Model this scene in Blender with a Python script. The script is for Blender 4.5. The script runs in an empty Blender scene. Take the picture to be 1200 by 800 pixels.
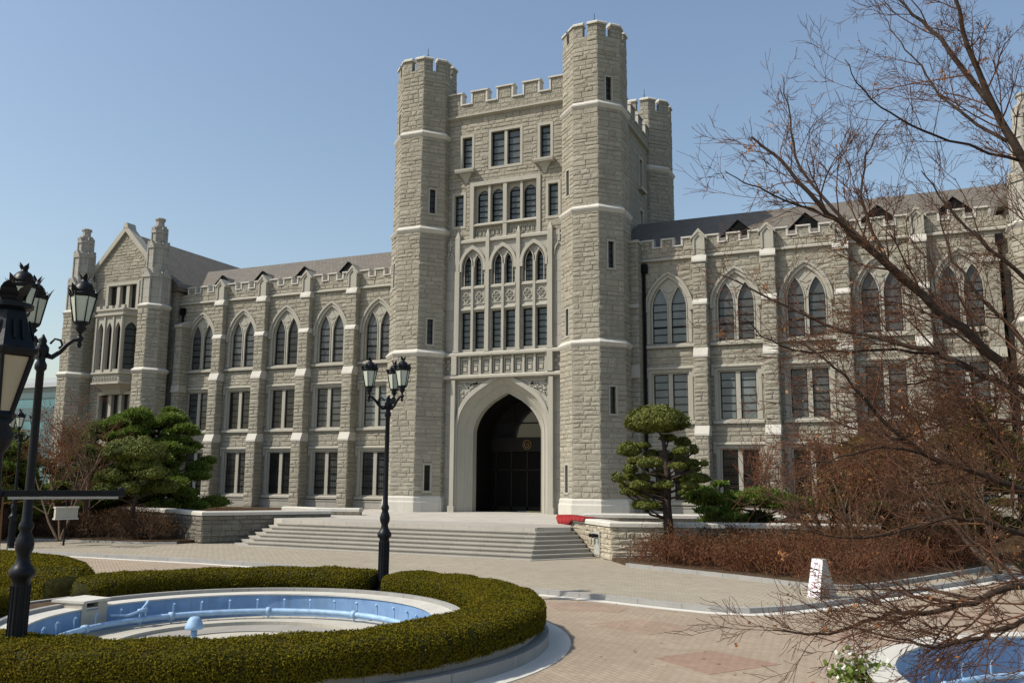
import bpy, math, random
import numpy as np
from mathutils import Vector, Matrix
from mathutils.geometry import tessellate_polygon
R = math.radians
pi = math.pi
S = bpy.context.scene
COL = S.collection

# ------------------------------------------------------------------ camera
cd = bpy.data.cameras.new('camera')
cam = bpy.data.objects.new('camera', cd)
COL.objects.link(cam)
S.camera = cam
cd.sensor_width = 36.0
cd.lens = 36.0 * 1037.4 / 1200.0
cd.clip_start = 0.05
cd.clip_end = 3000
CAMLOC = Vector((20.869, -44.976, 3.05))
_y, _t, _r = R(23.676), R(8.871), R(0.42)
fw = Vector((-math.sin(_y) * math.cos(_t), math.cos(_y) * math.cos(_t), math.sin(_t)))
rt = Vector((math.cos(_y), math.sin(_y), 0))
up = rt.cross(fw)
rt, up = rt * math.cos(_r) + up * math.sin(_r), up * math.cos(_r) - rt * math.sin(_r)
m = Matrix((rt, up, -fw)).transposed().to_4x4()
m.translation = CAMLOC
cam.matrix_world = m

# ------------------------------------------------------------------ sky, sun, exposure
SUN_AZ, SUN_EL = 51.0, 48.0
W = bpy.data.worlds.new('World')
S.world = W
W.use_nodes = True
nt = W.node_tree
bg = nt.nodes['Background']
sky = nt.nodes.new('ShaderNodeTexSky')
sky.sky_type = 'NISHITA'
sky.sun_disc = False
sky.sun_elevation = R(SUN_EL)
sky.sun_rotation = R(180 + SUN_AZ)
sky.air_density = 1.3
sky.dust_density = 1.6
sky.ozone_density = 0.65
nt.links.new(sky.outputs[0], bg.inputs[0])
bg.inputs[1].default_value = 0.15
sl = bpy.data.lights.new('sun', 'SUN')
sl.energy = 4.9
sl.angle = R(0.5)
sl.color = (1.0, 0.93, 0.82)
sun = bpy.data.objects.new('sun', sl)
COL.objects.link(sun)
sdir = Vector((-math.sin(R(SUN_AZ)) * math.cos(R(SUN_EL)), -math.cos(R(SUN_AZ)) * math.cos(R(SUN_EL)), math.sin(R(SUN_EL))))
sun.rotation_euler = (-sdir).to_track_quat('-Z', 'Y').to_euler()
sun.location = (-40, -40, 60)
S.view_settings.view_transform = 'Standard'
S.view_settings.look = 'None'
S.view_settings.exposure = -0.02
S.view_settings.gamma = 1.0
S.render.engine = 'CYCLES'

# ------------------------------------------------------------------ materials
def newmat(name):
    mt = bpy.data.materials.new(name)
    mt.use_nodes = True
    n = mt.node_tree
    return mt, n, n.nodes['Principled BSDF'], n.nodes.new, n.links.new

def sock(n, node, name, val):
    node.inputs[name].default_value = val

def math_node(n, op, a, b=None, clamp=False):
    q = n.nodes.new('ShaderNodeMath')
    q.operation = op
    q.use_clamp = clamp
    for i, x in enumerate((a, b)):
        if x is None:
            continue
        if isinstance(x, (int, float)):
            q.inputs[i].default_value = x
        else:
            n.links.new(x, q.inputs[i])
    return q.outputs[0]

def mixc(n, fac, a, b, blend='MIX'):
    q = n.nodes.new('ShaderNodeMix')
    q.data_type = 'RGBA'
    q.blend_type = blend
    for i, x in ((0, fac), (6, a), (7, b)):
        if isinstance(x, (int, float)):
            q.inputs[i].default_value = x
        elif isinstance(x, tuple):
            q.inputs[i].default_value = (*x, 1) if len(x) == 3 else x
        else:
            n.links.new(x, q.inputs[i])
    return q.outputs[2]

def noise(n, vec, scale, detail=4, rough=.55, dims='3D', lac=2.0):
    q = n.nodes.new('ShaderNodeTexNoise')
    q.noise_dimensions = dims
    q.inputs['Scale'].default_value = scale
    q.inputs['Detail'].default_value = detail
    q.inputs['Roughness'].default_value = rough
    if vec is not None:
        n.links.new(vec, q.inputs['Vector' if dims != '1D' else 'W'])
    return q.outputs['Fac']

def ramp(n, fac, p0, p1, c0=(0, 0, 0), c1=(1, 1, 1)):
    q = n.nodes.new('ShaderNodeValToRGB')
    e = q.color_ramp.elements
    e[0].position, e[1].position = p0, p1
    e[0].color, e[1].color = (*c0, 1), (*c1, 1)
    n.links.new(fac, q.inputs[0])
    return q.outputs[0]

def bump(n, bsdf, height, dist, strength=1.0):
    b = n.nodes.new('ShaderNodeBump')
    b.inputs['Strength'].default_value = strength
    b.inputs['Distance'].default_value = dist
    n.links.new(height, b.inputs['Height'])
    n.links.new(b.outputs[0], bsdf.inputs['Normal'])

def brick(n, vec, bw, bh, mortar, smooth, c1=(0, 0, 0), c2=(1, 1, 1), cm=(.5, .5, .5), off=.5, sq=1.0, sqf=2):
    q = n.nodes.new('ShaderNodeTexBrick')
    q.offset = off
    q.squash = sq
    q.squash_frequency = sqf
    q.inputs['Scale'].default_value = 1
    q.inputs['Brick Width'].default_value = bw
    q.inputs['Row Height'].default_value = bh
    q.inputs['Mortar Size'].default_value = mortar
    q.inputs['Mortar Smooth'].default_value = smooth
    q.inputs['Bias'].default_value = 0
    for k, c in (('Color1', c1), ('Color2', c2), ('Mortar', cm)):
        q.inputs[k].default_value = (*c, 1)
    n.links.new(vec, q.inputs['Vector'])
    return q

def uvvec(n):
    q = n.nodes.new('ShaderNodeUVMap')
    q.uv_map = 'UVMap'
    return q.outputs[0]

def objvec(n):
    return n.nodes.new('ShaderNodeTexCoord').outputs['Object']

def rough_stone(name, c1, c2, cm, bw=.56, bh=.285, relief=.055, streak=.35):
    mt, n, b, N, L = newmat(name)
    uv = uvvec(n)
    sep = N('ShaderNodeSeparateXYZ'); L(uv, sep.inputs[0])
    # uneven courses: heights of the rows drift
    dv = math_node(n, 'MULTIPLY', math_node(n, 'SUBTRACT', noise(n, math_node(n, 'MULTIPLY', sep.outputs[1], 1.0), 1.15, 1, .5, '1D'), .5), .42)
    v2 = math_node(n, 'ADD', sep.outputs[1], dv)
    wob = noise(n, uv, 5.0, 2)
    v3 = math_node(n, 'ADD', v2, math_node(n, 'MULTIPLY', math_node(n, 'SUBTRACT', wob, .5), .035))
    cb = N('ShaderNodeCombineXYZ')
    L(sep.outputs[0], cb.inputs[0]); L(v3, cb.inputs[1])
    bk = brick(n, cb.outputs[0], bw, bh, .02, .55, (0, 0, 0), (1, 1, 1), (.35, .35, .35), .5, .72, 3)
    rnd = bk.outputs['Color']
    col = mixc(n, rnd, c1, c2)
    blotch = noise(n, uv, .35, 5, .6)
    col = mixc(n, math_node(n, 'MULTIPLY', ramp(n, blotch, .35, .7), .35), col, tuple(x * .72 for x in c1))
    # rain streaks: long in v, short in u
    mp = N('ShaderNodeMapping'); L(uv, mp.inputs[0]); mp.inputs['Scale'].default_value = (2.2, .16, 1)
    st = noise(n, mp.outputs[0], 1.0, 5, .65)
    col = mixc(n, math_node(n, 'MULTIPLY', ramp(n, st, .5, .78), streak), col, tuple(x * .55 for x in c1))
    col = mixc(n, bk.outputs['Fac'], col, cm)
    fine = noise(n, uv, 26, 4, .6)
    col = mixc(n, .22, col, mixc(n, fine, tuple(x * .6 for x in c1), tuple(min(1, x * 1.25) for x in c2)))
    L(col, b.inputs['Base Color'])
    b.inputs['Roughness'].default_value = .92
    b.inputs['Specular IOR Level'].default_value = .15
    lump = noise(n, uv, 4.2, 4, .62)
    h = math_node(n, 'ADD', math_node(n, 'MULTIPLY', math_node(n, 'SUBTRACT', 1.0, bk.outputs['Fac']), .8),
                  math_node(n, 'ADD', math_node(n, 'MULTIPLY', rnd, .5), math_node(n, 'MULTIPLY', lump, 1.5)))
    h = math_node(n, 'ADD', h, math_node(n, 'MULTIPLY', fine, .25))
    bump(n, b, h, relief)
    return mt

def smooth_stone(name, c, var=.12, joints=None, relief=.006, stain=.3, rough=.85):
    mt, n, b, N, L = newmat(name)
    uv = uvvec(n)
    f = noise(n, uv, 14, 5, .65)
    big = noise(n, uv, .7, 5, .6)
    col = mixc(n, f, tuple(x * (1 - var) for x in c), tuple(min(1, x * (1 + var)) for x in c))
    mp = N('ShaderNodeMapping'); L(uv, mp.inputs[0]); mp.inputs['Scale'].default_value = (3.0, .35, 1)
    st = noise(n, mp.outputs[0], 1.0, 5, .65)
    col = mixc(n, math_node(n, 'MULTIPLY', ramp(n, st, .48, .75), stain), col, tuple(x * .5 for x in c))
    col = mixc(n, math_node(n, 'MULTIPLY', ramp(n, big, .4, .75), stain * .7), col, tuple(x * .68 for x in c))
    h = math_node(n, 'MULTIPLY', f, .6)
    if joints:
        bk = brick(n, uv, joints[0], joints[1], .008, .2, (.42, .42, .42), (.58, .58, .58), (.5, .5, .5))
        col = mixc(n, math_node(n, 'MULTIPLY', bk.outputs['Fac'], .7), col, tuple(x * .38 for x in c))
        col = mixc(n, .35, col, bk.outputs['Color'], 'OVERLAY')
        h = math_node(n, 'SUBTRACT', h, math_node(n, 'MULTIPLY', bk.outputs['Fac'], 1.5))
    L(col, b.inputs['Base Color'])
    b.inputs['Roughness'].default_value = rough
    b.inputs['Specular IOR Level'].default_value = .25
    bump(n, b, h, relief)
    return mt

def paving(name, c1, c2, cm, bw, bh, relief=.006, patch=.35, vecrot=0.0, off=.5):
    mt, n, b, N, L = newmat(name)
    o = objvec(n)
    mp = N('ShaderNodeMapping'); L(o, mp.inputs[0]); mp.inputs['Rotation'].default_value = (0, 0, vecrot)
    bk = brick(n, mp.outputs[0], bw, bh, bh * .07, .2, c1, c2, cm, off)
    big = noise(n, o, .22, 6, .6)
    mid = noise(n, o, 1.4, 5, .65)
    col = mixc(n, math_node(n, 'MULTIPLY', ramp(n, big, .38, .66), patch), bk.outputs['Color'], tuple(x * .62 for x in c1))
    col = mixc(n, math_node(n, 'MULTIPLY', ramp(n, mid, .5, .8), patch), col, tuple(min(1, x * 1.3) for x in c2))
    fine = noise(n, o, 60, 3, .6)
    col = mixc(n, .25, col, mixc(n, fine, tuple(x * .6 for x in c1), tuple(min(1, x * 1.3) for x in c2)))
    L(col, b.inputs['Base Color'])
    b.inputs['Roughness'].default_value = .9
    b.inputs['Specular IOR Level'].default_value = .2
    h = math_node(n, 'ADD', math_node(n, 'SUBTRACT', 1.0, bk.outputs['Fac']), math_node(n, 'MULTIPLY', fine, .5))
    bump(n, b, h, relief)
    return mt

def plain(name, c, rough=.6, metal=0.0, var=.15, scale=8, spec=.5, bumpd=0.0, c2=None, vec='obj', coat=0.0):
    mt, n, b, N, L = newmat(name)
    v = objvec(n) if vec == 'obj' else uvvec(n)
    f = noise(n, v, scale, 5, .6)
    col = mixc(n, ramp(n, f, .3, .72), tuple(x * (1 - var) for x in c), c2 if c2 else tuple(min(1, x * (1 + var)) for x in c))
    L(col, b.inputs['Base Color'])
    b.inputs['Roughness'].default_value = rough
    b.inputs['Metallic'].default_value = metal
    b.inputs['Specular IOR Level'].default_value = spec
    b.inputs['Coat Weight'].default_value = coat
    if bumpd:
        bump(n, b, f, bumpd)
    return mt

def leafmat(name, c1, c2, trans=.25, rough=.6, big=None, spec=.25):
    mt, n, b, N, L = newmat(name)
    g = N('ShaderNodeNewGeometry')
    col = mixc(n, g.outputs['Random Per Island'], c1, c2)
    if big:
        f = noise(n, objvec(n), big[0], 4, .6)
        col = mixc(n, math_node(n, 'MULTIPLY', ramp(n, f, .45, .7), big[1]), col, big[2])
    L(col, b.inputs['Base Color'])
    b.inputs['Roughness'].default_value = rough
    b.inputs['Specular IOR Level'].default_value = spec
    if trans:
        tr = N('ShaderNodeBsdfTranslucent')
        L(col, tr.inputs[0])
        mx = N('ShaderNodeMixShader')
        mx.inputs[0].default_value = trans
        L(b.outputs[0], mx.inputs[1]); L(tr.outputs[0], mx.inputs[2])
        L(mx.outputs[0], n.nodes['Material Output'].inputs['Surface'])
    return mt

def glassmat(name, c, rough=.06, var=.4, spec=.6):
    mt, n, b, N, L = newmat(name)
    o = objvec(n)
    f = noise(n, o, 1.1, 3, .5)
    col = mixc(n, f, tuple(x * (1 - var) for x in c), tuple(x * (1 + var) for x in c))
    L(col, b.inputs['Base Color'])
    b.inputs['Roughness'].default_value = rough
    b.inputs['Specular IOR Level'].default_value = spec
    wv = noise(n, o, .9, 2)
    bump(n, b, wv, .01, .5)
    return mt

M = {}
M['stone'] = rough_stone('rough_stone', (0.292, 0.272, 0.220), (0.360, 0.340, 0.280), (0.256, 0.238, 0.192), .60, .27, .075, .45)
M['stone_dark'] = rough_stone('shaded_stone', (.15, .14, .115), (.24, .225, .185), (.10, .09, .075), .62, .24, .04)  # left planter wall: shade on its faces is put into a darker stone colour
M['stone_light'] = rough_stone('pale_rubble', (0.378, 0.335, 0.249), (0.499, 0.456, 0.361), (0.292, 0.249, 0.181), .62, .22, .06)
M['trim'] = smooth_stone('dressed_stone', (0.377, 0.361, 0.307), .1, None, .008, .32)
M['ashlar'] = smooth_stone('dressed_ashlar', (0.353, 0.340, 0.299), .1, (.95, .62), .008, .35)
M['cap'] = smooth_stone('pale_coping', (0.524, 0.506, 0.451), .1, None, .006, .35)
M['granite'] = smooth_stone('granite_steps', (0.344, 0.324, 0.280), .14, (1.4, 5.0), .004, .25)
M['terrace'] = smooth_stone('terrace_paving', (0.426, 0.402, 0.353), .1, (1.2, .8), .004, .3)
M['kerb'] = smooth_stone('granite_kerb', (0.306, 0.302, 0.285), .14, (1.0, 5.0), .006, .35)
M['concrete'] = smooth_stone('concrete', (0.442, 0.416, 0.348), .12, None, .006, .4)
M['white_ring'] = smooth_stone('pale_concrete', (0.558, 0.540, 0.486), .08, None, .006, .25)
M['floorstep'] = smooth_stone('grey_concrete', (.30, .285, .25), .15, None, .006, .4)
M['drive'] = paving('drive_pavers', (0.298, 0.239, 0.172), (0.370, 0.302, 0.227), (0.193, 0.155, 0.113), .22, .11, .006, .48, R(40))
M['walk'] = paving('pavement_setts', (0.302, 0.265, 0.200), (0.379, 0.337, 0.262), (0.155, 0.132, 0.096), .30, .15, .014, .25, R(3))
M['ground'] = paving('plaza_pavers', (.34, .29, .22), (.42, .36, .28), (.24, .2, .16), .22, .11, .006, .3, 0)
M['redpave'] = paving('red_pavers', (0.277, 0.181, 0.134), (0.336, 0.227, 0.168), (0.202, 0.151, 0.118), .22, .11, .006, .5, R(40))
M['fadepave'] = paving('faded_red_pavers', (0.286, 0.206, 0.151), (0.344, 0.256, 0.189), (0.202, 0.151, 0.118), .22, .11, .006, .6, R(40))
M['soil'] = plain('bed_soil', (.075, .05, .03), .95, 0, .4, 6, .1, .05)
M['lawn'] = plain('rough_ground', (.10, .09, .04), .95, 0, .4, 3, .1, .06)
def slate():
    mt, n, b, N, L = newmat('roof_slate')
    uv = uvvec(n)
    bk = brick(n, uv, .30, .2, .012, .2, (.115, .10, .078), (.16, .138, .108), (.06, .055, .045))
    f = noise(n, uv, .5, 6, .65)
    col = mixc(n, math_node(n, 'MULTIPLY', ramp(n, f, .4, .7), .5), bk.outputs['Color'], (.09, .082, .074))
    L(col, b.inputs['Base Color'])
    b.inputs['Roughness'].default_value = .75
    bump(n, b, math_node(n, 'SUBTRACT', 1.0, bk.outputs['Fac']), .01)
    return mt
def rock_face():
    mt, n, b, N, L = newmat('rock_faced_blocks')
    g = N('ShaderNodeNewGeometry'); o = objvec(n)
    col = mixc(n, g.outputs['Random Per Island'], (.285, .262, .210), (.410, .383, .312))
    blotch = noise(n, o, .35, 5, .6)
    col = mixc(n, math_node(n, 'MULTIPLY', ramp(n, blotch, .38, .7), .4), col, (.20, .187, .152))
    mp = N('ShaderNodeMapping'); L(o, mp.inputs[0]); mp.inputs['Scale'].default_value = (1.6, 1.6, .12)
    st = noise(n, mp.outputs[0], 1.0, 5, .65)
    col = mixc(n, math_node(n, 'MULTIPLY', ramp(n, st, .5, .76), .5), col, (.125, .118, .10))
    fine = noise(n, o, 22, 5, .65)
    col = mixc(n, .35, col, mixc(n, fine, (.16, .148, .115), (.45, .42, .34)))
    L(col, b.inputs['Base Color'])
    b.inputs['Roughness'].default_value = .92
    b.inputs['Specular IOR Level'].default_value = .12
    lump = noise(n, o, 6, 5, .65)
    bump(n, b, math_node(n, 'ADD', lump, math_node(n, 'MULTIPLY', fine, .35)), .05)
    return mt
M['rock'] = rock_face()
M['slate'] = slate()
M['louvre'] = plain('dark_louvre', (.009, .009, .009), .9, 0, .2, 8, .1)
M['glass'] = glassmat('window_glass_dark', (.026, .027, .026), .10, .6, .3)
M['blind'] = glassmat('window_glass_blind', (.13, .15, .15), .15, .5, .4)
M['glass_sky'] = glassmat('transom_glass', (.02, .02, .022), .05, .3, .6)
M['halfblind'] = glassmat('window_glass_shaded', (.075, .08, .078), .12, .6, .3)
M['towerglass'] = glassmat('tower_window_glass', (.075, .09, .09), .10, .55, .4)
M['bar'] = plain('window_bars', (.006, .006, .007), .7, 0, .15, 8, .15)
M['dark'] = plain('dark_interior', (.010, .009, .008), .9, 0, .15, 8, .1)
M['wood'] = plain('dark_door_wood', (.016, .013, .011), .6, 0, .2, 8, .2)
M['gold'] = plain('gilt_metal', (.30, .19, .06), .55, .6)
M['iron'] = plain('cast_iron_paint', (.005, .007, .010), .42, 0, .3, 12, .22, .002)
M['lamp_glass'] = plain('frosted_lamp_glass', (.50, .55, .46), .35, 0, .08, 3, .5)
M['lamp_glass_warm'] = plain('aged_lamp_glass', (.40, .36, .26), .35, 0, .1, 3, .5)
M['blue'] = plain('blue_pool_paint', (.13, .25, .46), .55, 0, .25, 1.6, .3, .003, (.21, .35, .57))
def poolpaint():
    mt, n, b, N, L = newmat('blue_pool_paint')
    uv = uvvec(n); o = objvec(n)
    base = mixc(n, ramp(n, noise(n, o, 1.4, 5, .65), .3, .7), (.125, .235, .43), (.22, .36, .57))
    mp = N('ShaderNodeMapping'); L(uv, mp.inputs[0]); mp.inputs['Scale'].default_value = (5, .6, 1)
    st = noise(n, mp.outputs[0], 1.0, 5, .7)
    col = mixc(n, math_node(n, 'MULTIPLY', ramp(n, st, .5, .72), .5), base, (.12, .17, .22))
    chip = ramp(n, noise(n, o, 9, 6, .7), .66, .70)
    col = mixc(n, math_node(n, 'MULTIPLY', chip, .7), col, (.36, .36, .33))
    L(col, b.inputs['Base Color'])
    b.inputs['Roughness'].default_value = .6
    return mt
M['blue'] = poolpaint()
M['bluepipe'] = plain('blue_pipe_paint', (.27, .42, .60), .55, 0, .25, 5, .5)
M['steel'] = plain('weathered_steel', (.35, .34, .33), .45, .6)
M['rope'] = plain('brown_cord', (.16, .075, .03), .9)
M['carpet'] = plain('red_carpet', (.27, .028, .03), .95, 0, .3, 9, .1, .01)
M['white'] = plain('white_paint', (.78, .76, .78), .6, 0, .08, 5)
M['grey'] = plain('grey_stone_side', (.36, .36, .33), .85)
M['ink'] = plain('maroon_lettering', (.36, .18, .25), .7)
M['bark'] = plain('grey_brown_bark', (.12, .085, .06), .95, 0, .4, 14, .15, .02)
M['bark_dark'] = plain('dark_bark', (.055, .04, .032), .95, 0, .4, 14, .15, .02)
M['maple'] = plain('maple_bark', (.036, .025, .018), .9, 0, .4, 16, .2, .006)
M['twig_red'] = leafmat('reddish_twigs', (.100, .034, .017), (.190, .078, .038), 0, .8)
M['twig_brown'] = leafmat('brown_twigs', (.06, .038, .022), (.125, .08, .05), 0, .8)
M['twig_pink'] = leafmat('maple_twigs', (.058, .027, .015), (.130, .062, .034), 0, .8)
M['dryleaf'] = leafmat('dry_leaves', (.26, .10, .035), (.45, .23, .10), .3)
M['redleaf'] = leafmat('red_brown_leaves', (.070, .030, .013), (.145, .070, .028), .25, .8, (.9, .5, (.085, .062, .022)))
M['hedge'] = leafmat('clipped_hedge_leaves', (.066, .062, .005), (.152, .130, .010), .2, .9, (1.6, .55, (.135, .094, .010)), .06)
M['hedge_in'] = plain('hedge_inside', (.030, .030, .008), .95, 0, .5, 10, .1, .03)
M['topiary'] = leafmat('topiary_needles', (.070, .085, .012), (.150, .165, .028), .15, .55)
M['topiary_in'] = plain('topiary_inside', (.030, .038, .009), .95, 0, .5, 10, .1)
M['pine'] = leafmat('pine_needles', (.075, .125, .018), (.170, .225, .042), .35, .5)
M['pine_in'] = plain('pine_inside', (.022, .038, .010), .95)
M['brownleaf'] = leafmat('brown_leaves', (.095, .055, .018), (.19, .11, .035), .2)
M['olive'] = leafmat('olive_leaves', (.075, .075, .018), (.155, .135, .035), .2)
M['flower'] = leafmat('white_petals', (.72, .72, .66), (.85, .85, .80), .3)
M['teal'] = plain('teal_cladding', (.10, .22, .24), .4, 0, .2, .5)
M['teal_dark'] = plain('teal_glazing', (.06, .12, .14), .2)
M['paleclad'] = plain('pale_cladding', (.42, .45, .46), .6)

# ------------------------------------------------------------------ mesh builder
class MB:
    def __init__(s):
        s.v, s.f, s.m, s.T, s.mi = [], [], [], None, 0
    def add(s, vs, fs):
        b = len(s.v)
        if s.T is not None:
            vs = [tuple(s.T @ Vector(p)) for p in vs]
        s.v += [tuple(p) for p in vs]
        for f in fs:
            s.f.append(tuple(i + b for i in f)); s.m.append(s.mi)
        return s
    def box(s, x0, x1, y0, y1, z0, z1):
        return s.add([(x0, y0, z0), (x1, y0, z0), (x1, y1, z0), (x0, y1, z0), (x0, y0, z1), (x1, y0, z1), (x1, y1, z1), (x0, y1, z1)],
                     [(0, 3, 2, 1), (4, 5, 6, 7), (0, 1, 5, 4), (1, 2, 6, 5), (2, 3, 7, 6), (3, 0, 4, 7)])
    def loft(s, rings, cap0=True, cap1=True, closed=True):
        n = len(rings[0]); vs = [p for r in rings for p in r]; fs = []
        for k in range(len(rings) - 1):
            for i in range(n if closed else n - 1):
                j = (i + 1) % n
                fs.append((k * n + i, k * n + j, (k + 1) * n + j, (k + 1) * n + i))
        if cap0: fs.append(tuple(reversed(range(n))))
        if cap1: fs.append(tuple((len(rings) - 1) * n + i for i in range(n)))
        return s.add(vs, fs)
    def prism(s, poly, z0, z1):
        a = sum(poly[i][0] * poly[(i + 1) % len(poly)][1] - poly[(i + 1) % len(poly)][0] * poly[i][1] for i in range(len(poly)))
        if a < 0: poly = poly[::-1]
        return s.loft([[(x, y, z0) for x, y in poly], [(x, y, z1) for x, y in poly]])
    def slab(s, poly, y0, y1):      # polygon in x,z extruded along y
        a = sum(poly[i][0] * poly[(i + 1) % len(poly)][1] - poly[(i + 1) % len(poly)][0] * poly[i][1] for i in range(len(poly)))
        if a < 0: poly = poly[::-1]
        return s.loft([[(x, y1, z) for x, z in poly], [(x, y0, z) for x, z in poly]])
    def slabx(s, poly, x0, x1):     # polygon in y,z extruded along x
        a = sum(poly[i][0] * poly[(i + 1) % len(poly)][1] - poly[(i + 1) % len(poly)][0] * poly[i][1] for i in range(len(poly)))
        if a < 0: poly = poly[::-1]
        return s.loft([[(x0, y, z) for y, z in poly], [(x1, y, z) for y, z in poly]])
    def wall(s, outer, holes, y, depth):  # plate facing -y with openings
        loops = [outer] + holes
        tri = tessellate_polygon([[Vector((x, z, 0)) for x, z in l] for l in loops])
        flat = [p for l in loops for p in l]
        fs = []
        for t in tri:
            a, b, c = (flat[i] for i in t)
            if (b[0] - a[0]) * (c[1] - a[1]) - (b[1] - a[1]) * (c[0] - a[0]) < 0: t = (t[0], t[2], t[1])
            fs.append(tuple(t))
        s.add([(x, y, z) for x, z in flat], fs)
        for l in loops:
            s.loft([[(x, y, z) for x, z in l], [(x, y + depth, z) for x, z in l]], False, False)
        return s
    def ring(s, outer, inner, y0, y1, closed=False):
        n = len(outer)
        vs = [(x, y0, z) for x, z in outer] + [(x, y0, z) for x, z in inner] + [(x, y1, z) for x, z in outer] + [(x, y1, z) for x, z in inner]
        fs = []
        for i in range(n if closed else n - 1):
            j = (i + 1) % n
            fs += [(i, j, n + j, n + i), (2 * n + i, i + 0, j, 2 * n + j)[::-1], (n + i, n + j, 3 * n + j, 3 * n + i)]
        if not closed:
            fs += [(0, n, 3 * n, 2 * n), (n - 1, 2 * n - 1, 4 * n - 1, 3 * n - 1)]
        return s.add(vs, fs)
    def lathe(s, prof, n=12, c=(0, 0, 0), a0=0.0, cap=True):
        rings = [[(c[0] + r * math.cos(a0 + 2 * pi * i / n), c[1] + r * math.sin(a0 + 2 * pi * i / n), c[2] + z) for i in range(n)] for r, z in prof]
        return s.loft(rings, cap, cap)
    def tube(s, pts, rad, n=6):
        pts = [Vector(p) for p in pts]
        if not hasattr(rad, '__len__'): rad = [rad] * len(pts)
        rings = []
        u = None
        for i, p in enumerate(pts):
            d = (pts[min(i + 1, len(pts) - 1)] - pts[max(i - 1, 0)]).normalized()
            if u is None:
                u = d.orthogonal().normalized()
            else:
                u = (u - d * u.dot(d))
                u = u.normalized() if u.length > 1e-6 else d.orthogonal().normalized()
            w = d.cross(u)
            rings.append([tuple(p + (u * math.cos(2 * pi * k / n) + w * math.sin(2 * pi * k / n)) * rad[i]) for k in range(n)])
        return s.loft(rings)
    def build(s, name, mat, parent=None, smooth=False, pinv=True):
        me = bpy.data.meshes.new(name)
        me.from_pydata(s.v, [], s.f)
        for mm in (mat if isinstance(mat, list) else [mat]): me.materials.append(mm)
        if isinstance(mat, list): me.polygons.foreach_set('material_index', s.m)
        uvl = me.uv_layers.new(name='UVMap')
        uvs = np.zeros(len(me.loops) * 2)
        for p in me.polygons:
            nx, ny, nz = p.normal
            if abs(nz) > .72 or (nx * nx + ny * ny) < 1e-9:
                for li in p.loop_indices:
                    c = me.vertices[me.loops[li].vertex_index].co
                    uvs[2 * li], uvs[2 * li + 1] = c.x, c.y
            else:
                q = math.hypot(nx, ny); tx, ty = -ny / q, nx / q
                k = 1.0 / max(.3, math.sqrt(max(1e-6, 1 - nz * nz)))
                for li in p.loop_indices:
                    c = me.vertices[me.loops[li].vertex_index].co
                    uvs[2 * li], uvs[2 * li + 1] = c.x * tx + c.y * ty, c.z * k
        uvl.data.foreach_set('uv', uvs)
        if smooth: me.polygons.foreach_set('use_smooth', [True] * len(me.polygons))
        me.update()
        return link(name, me, parent, pinv)

def link(name, me, parent=None, pinv=True):
    o = bpy.data.objects.new(name, me)
    COL.objects.link(o)
    if parent is not None: setparent(o, parent, pinv)
    return o

def rootloc(p):
    v = Vector((0, 0, 0))
    while p is not None:
        v = v + p.location if p.parent is None or not p.get('_pinv', 0) else v + p.location
        p = p.parent
    return v

def setparent(o, parent, pinv=True):
    o.parent = parent
    if pinv:
        top = parent
        while top.parent is not None: top = top.parent
        if parent is top:
            o.matrix_parent_inverse = Matrix.Translation(-top.location)
        # deeper levels: their parent already sits at the same world offset

def tag(o, label, cat, group=None, kind=None):
    if label: o['label'] = label
    if cat: o['category'] = cat
    if group: o['group'] = group
    if kind: o['kind'] = kind
    return o

def thing(name, loc, label, cat, group=None):
    o = bpy.data.objects.new(name, None)
    o.empty_display_size = .3
    o.location = loc
    COL.objects.link(o)
    return tag(o, label, cat, group)

def struct(o):
    o['kind'] = 'structure'
    return o

def copy_tree(o, parent=None):
    c = o.copy(); COL.objects.link(c)
    if parent is not None:
        inv = o.matrix_parent_inverse.copy()
        c.parent = parent
        c.matrix_parent_inverse = inv
    for ch in list(o.children): copy_tree(ch, c)
    return c

def quads(name, C, U, V, mat, parent=None, extra=None):
    """many small leaf quads (numpy arrays) as one mesh"""
    n = len(C)
    P = np.stack([C - U - V, C + U - V, C + U + V, C - U + V], 1).reshape(-1, 3)
    me = bpy.data.meshes.new(name)
    me.vertices.add(4 * n); me.loops.add(4 * n); me.polygons.add(n)
    me.vertices.foreach_set('co', P.astype(np.float32).ravel())
    me.loops.foreach_set('vertex_index', np.arange(4 * n, dtype=np.int32))
    me.polygons.foreach_set('loop_start', np.arange(0, 4 * n, 4, dtype=np.int32))
    me.polygons.foreach_set('loop_total', np.full(n, 4, dtype=np.int32))
    me.materials.append(mat)
    me.update(calc_edges=True); me.validate()
    return link(name, me, parent)

def unit(a):
    return a / np.maximum(1e-9, np.linalg.norm(a, axis=-1, keepdims=True))

def leaf_uv(rng, n, size, aspect=.6, normals=None, spread=.8):
    a = unit(rng.normal(size=(n, 3)))
    if normals is not None: a = unit(normals + spread * a)
    t = unit(np.cross(a, unit(rng.normal(size=(n, 3)))))
    b = np.cross(a, t)
    s = size * rng.uniform(.6, 1.3, (n, 1))
    return t * s * .5, b * s * .5 * aspect

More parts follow.
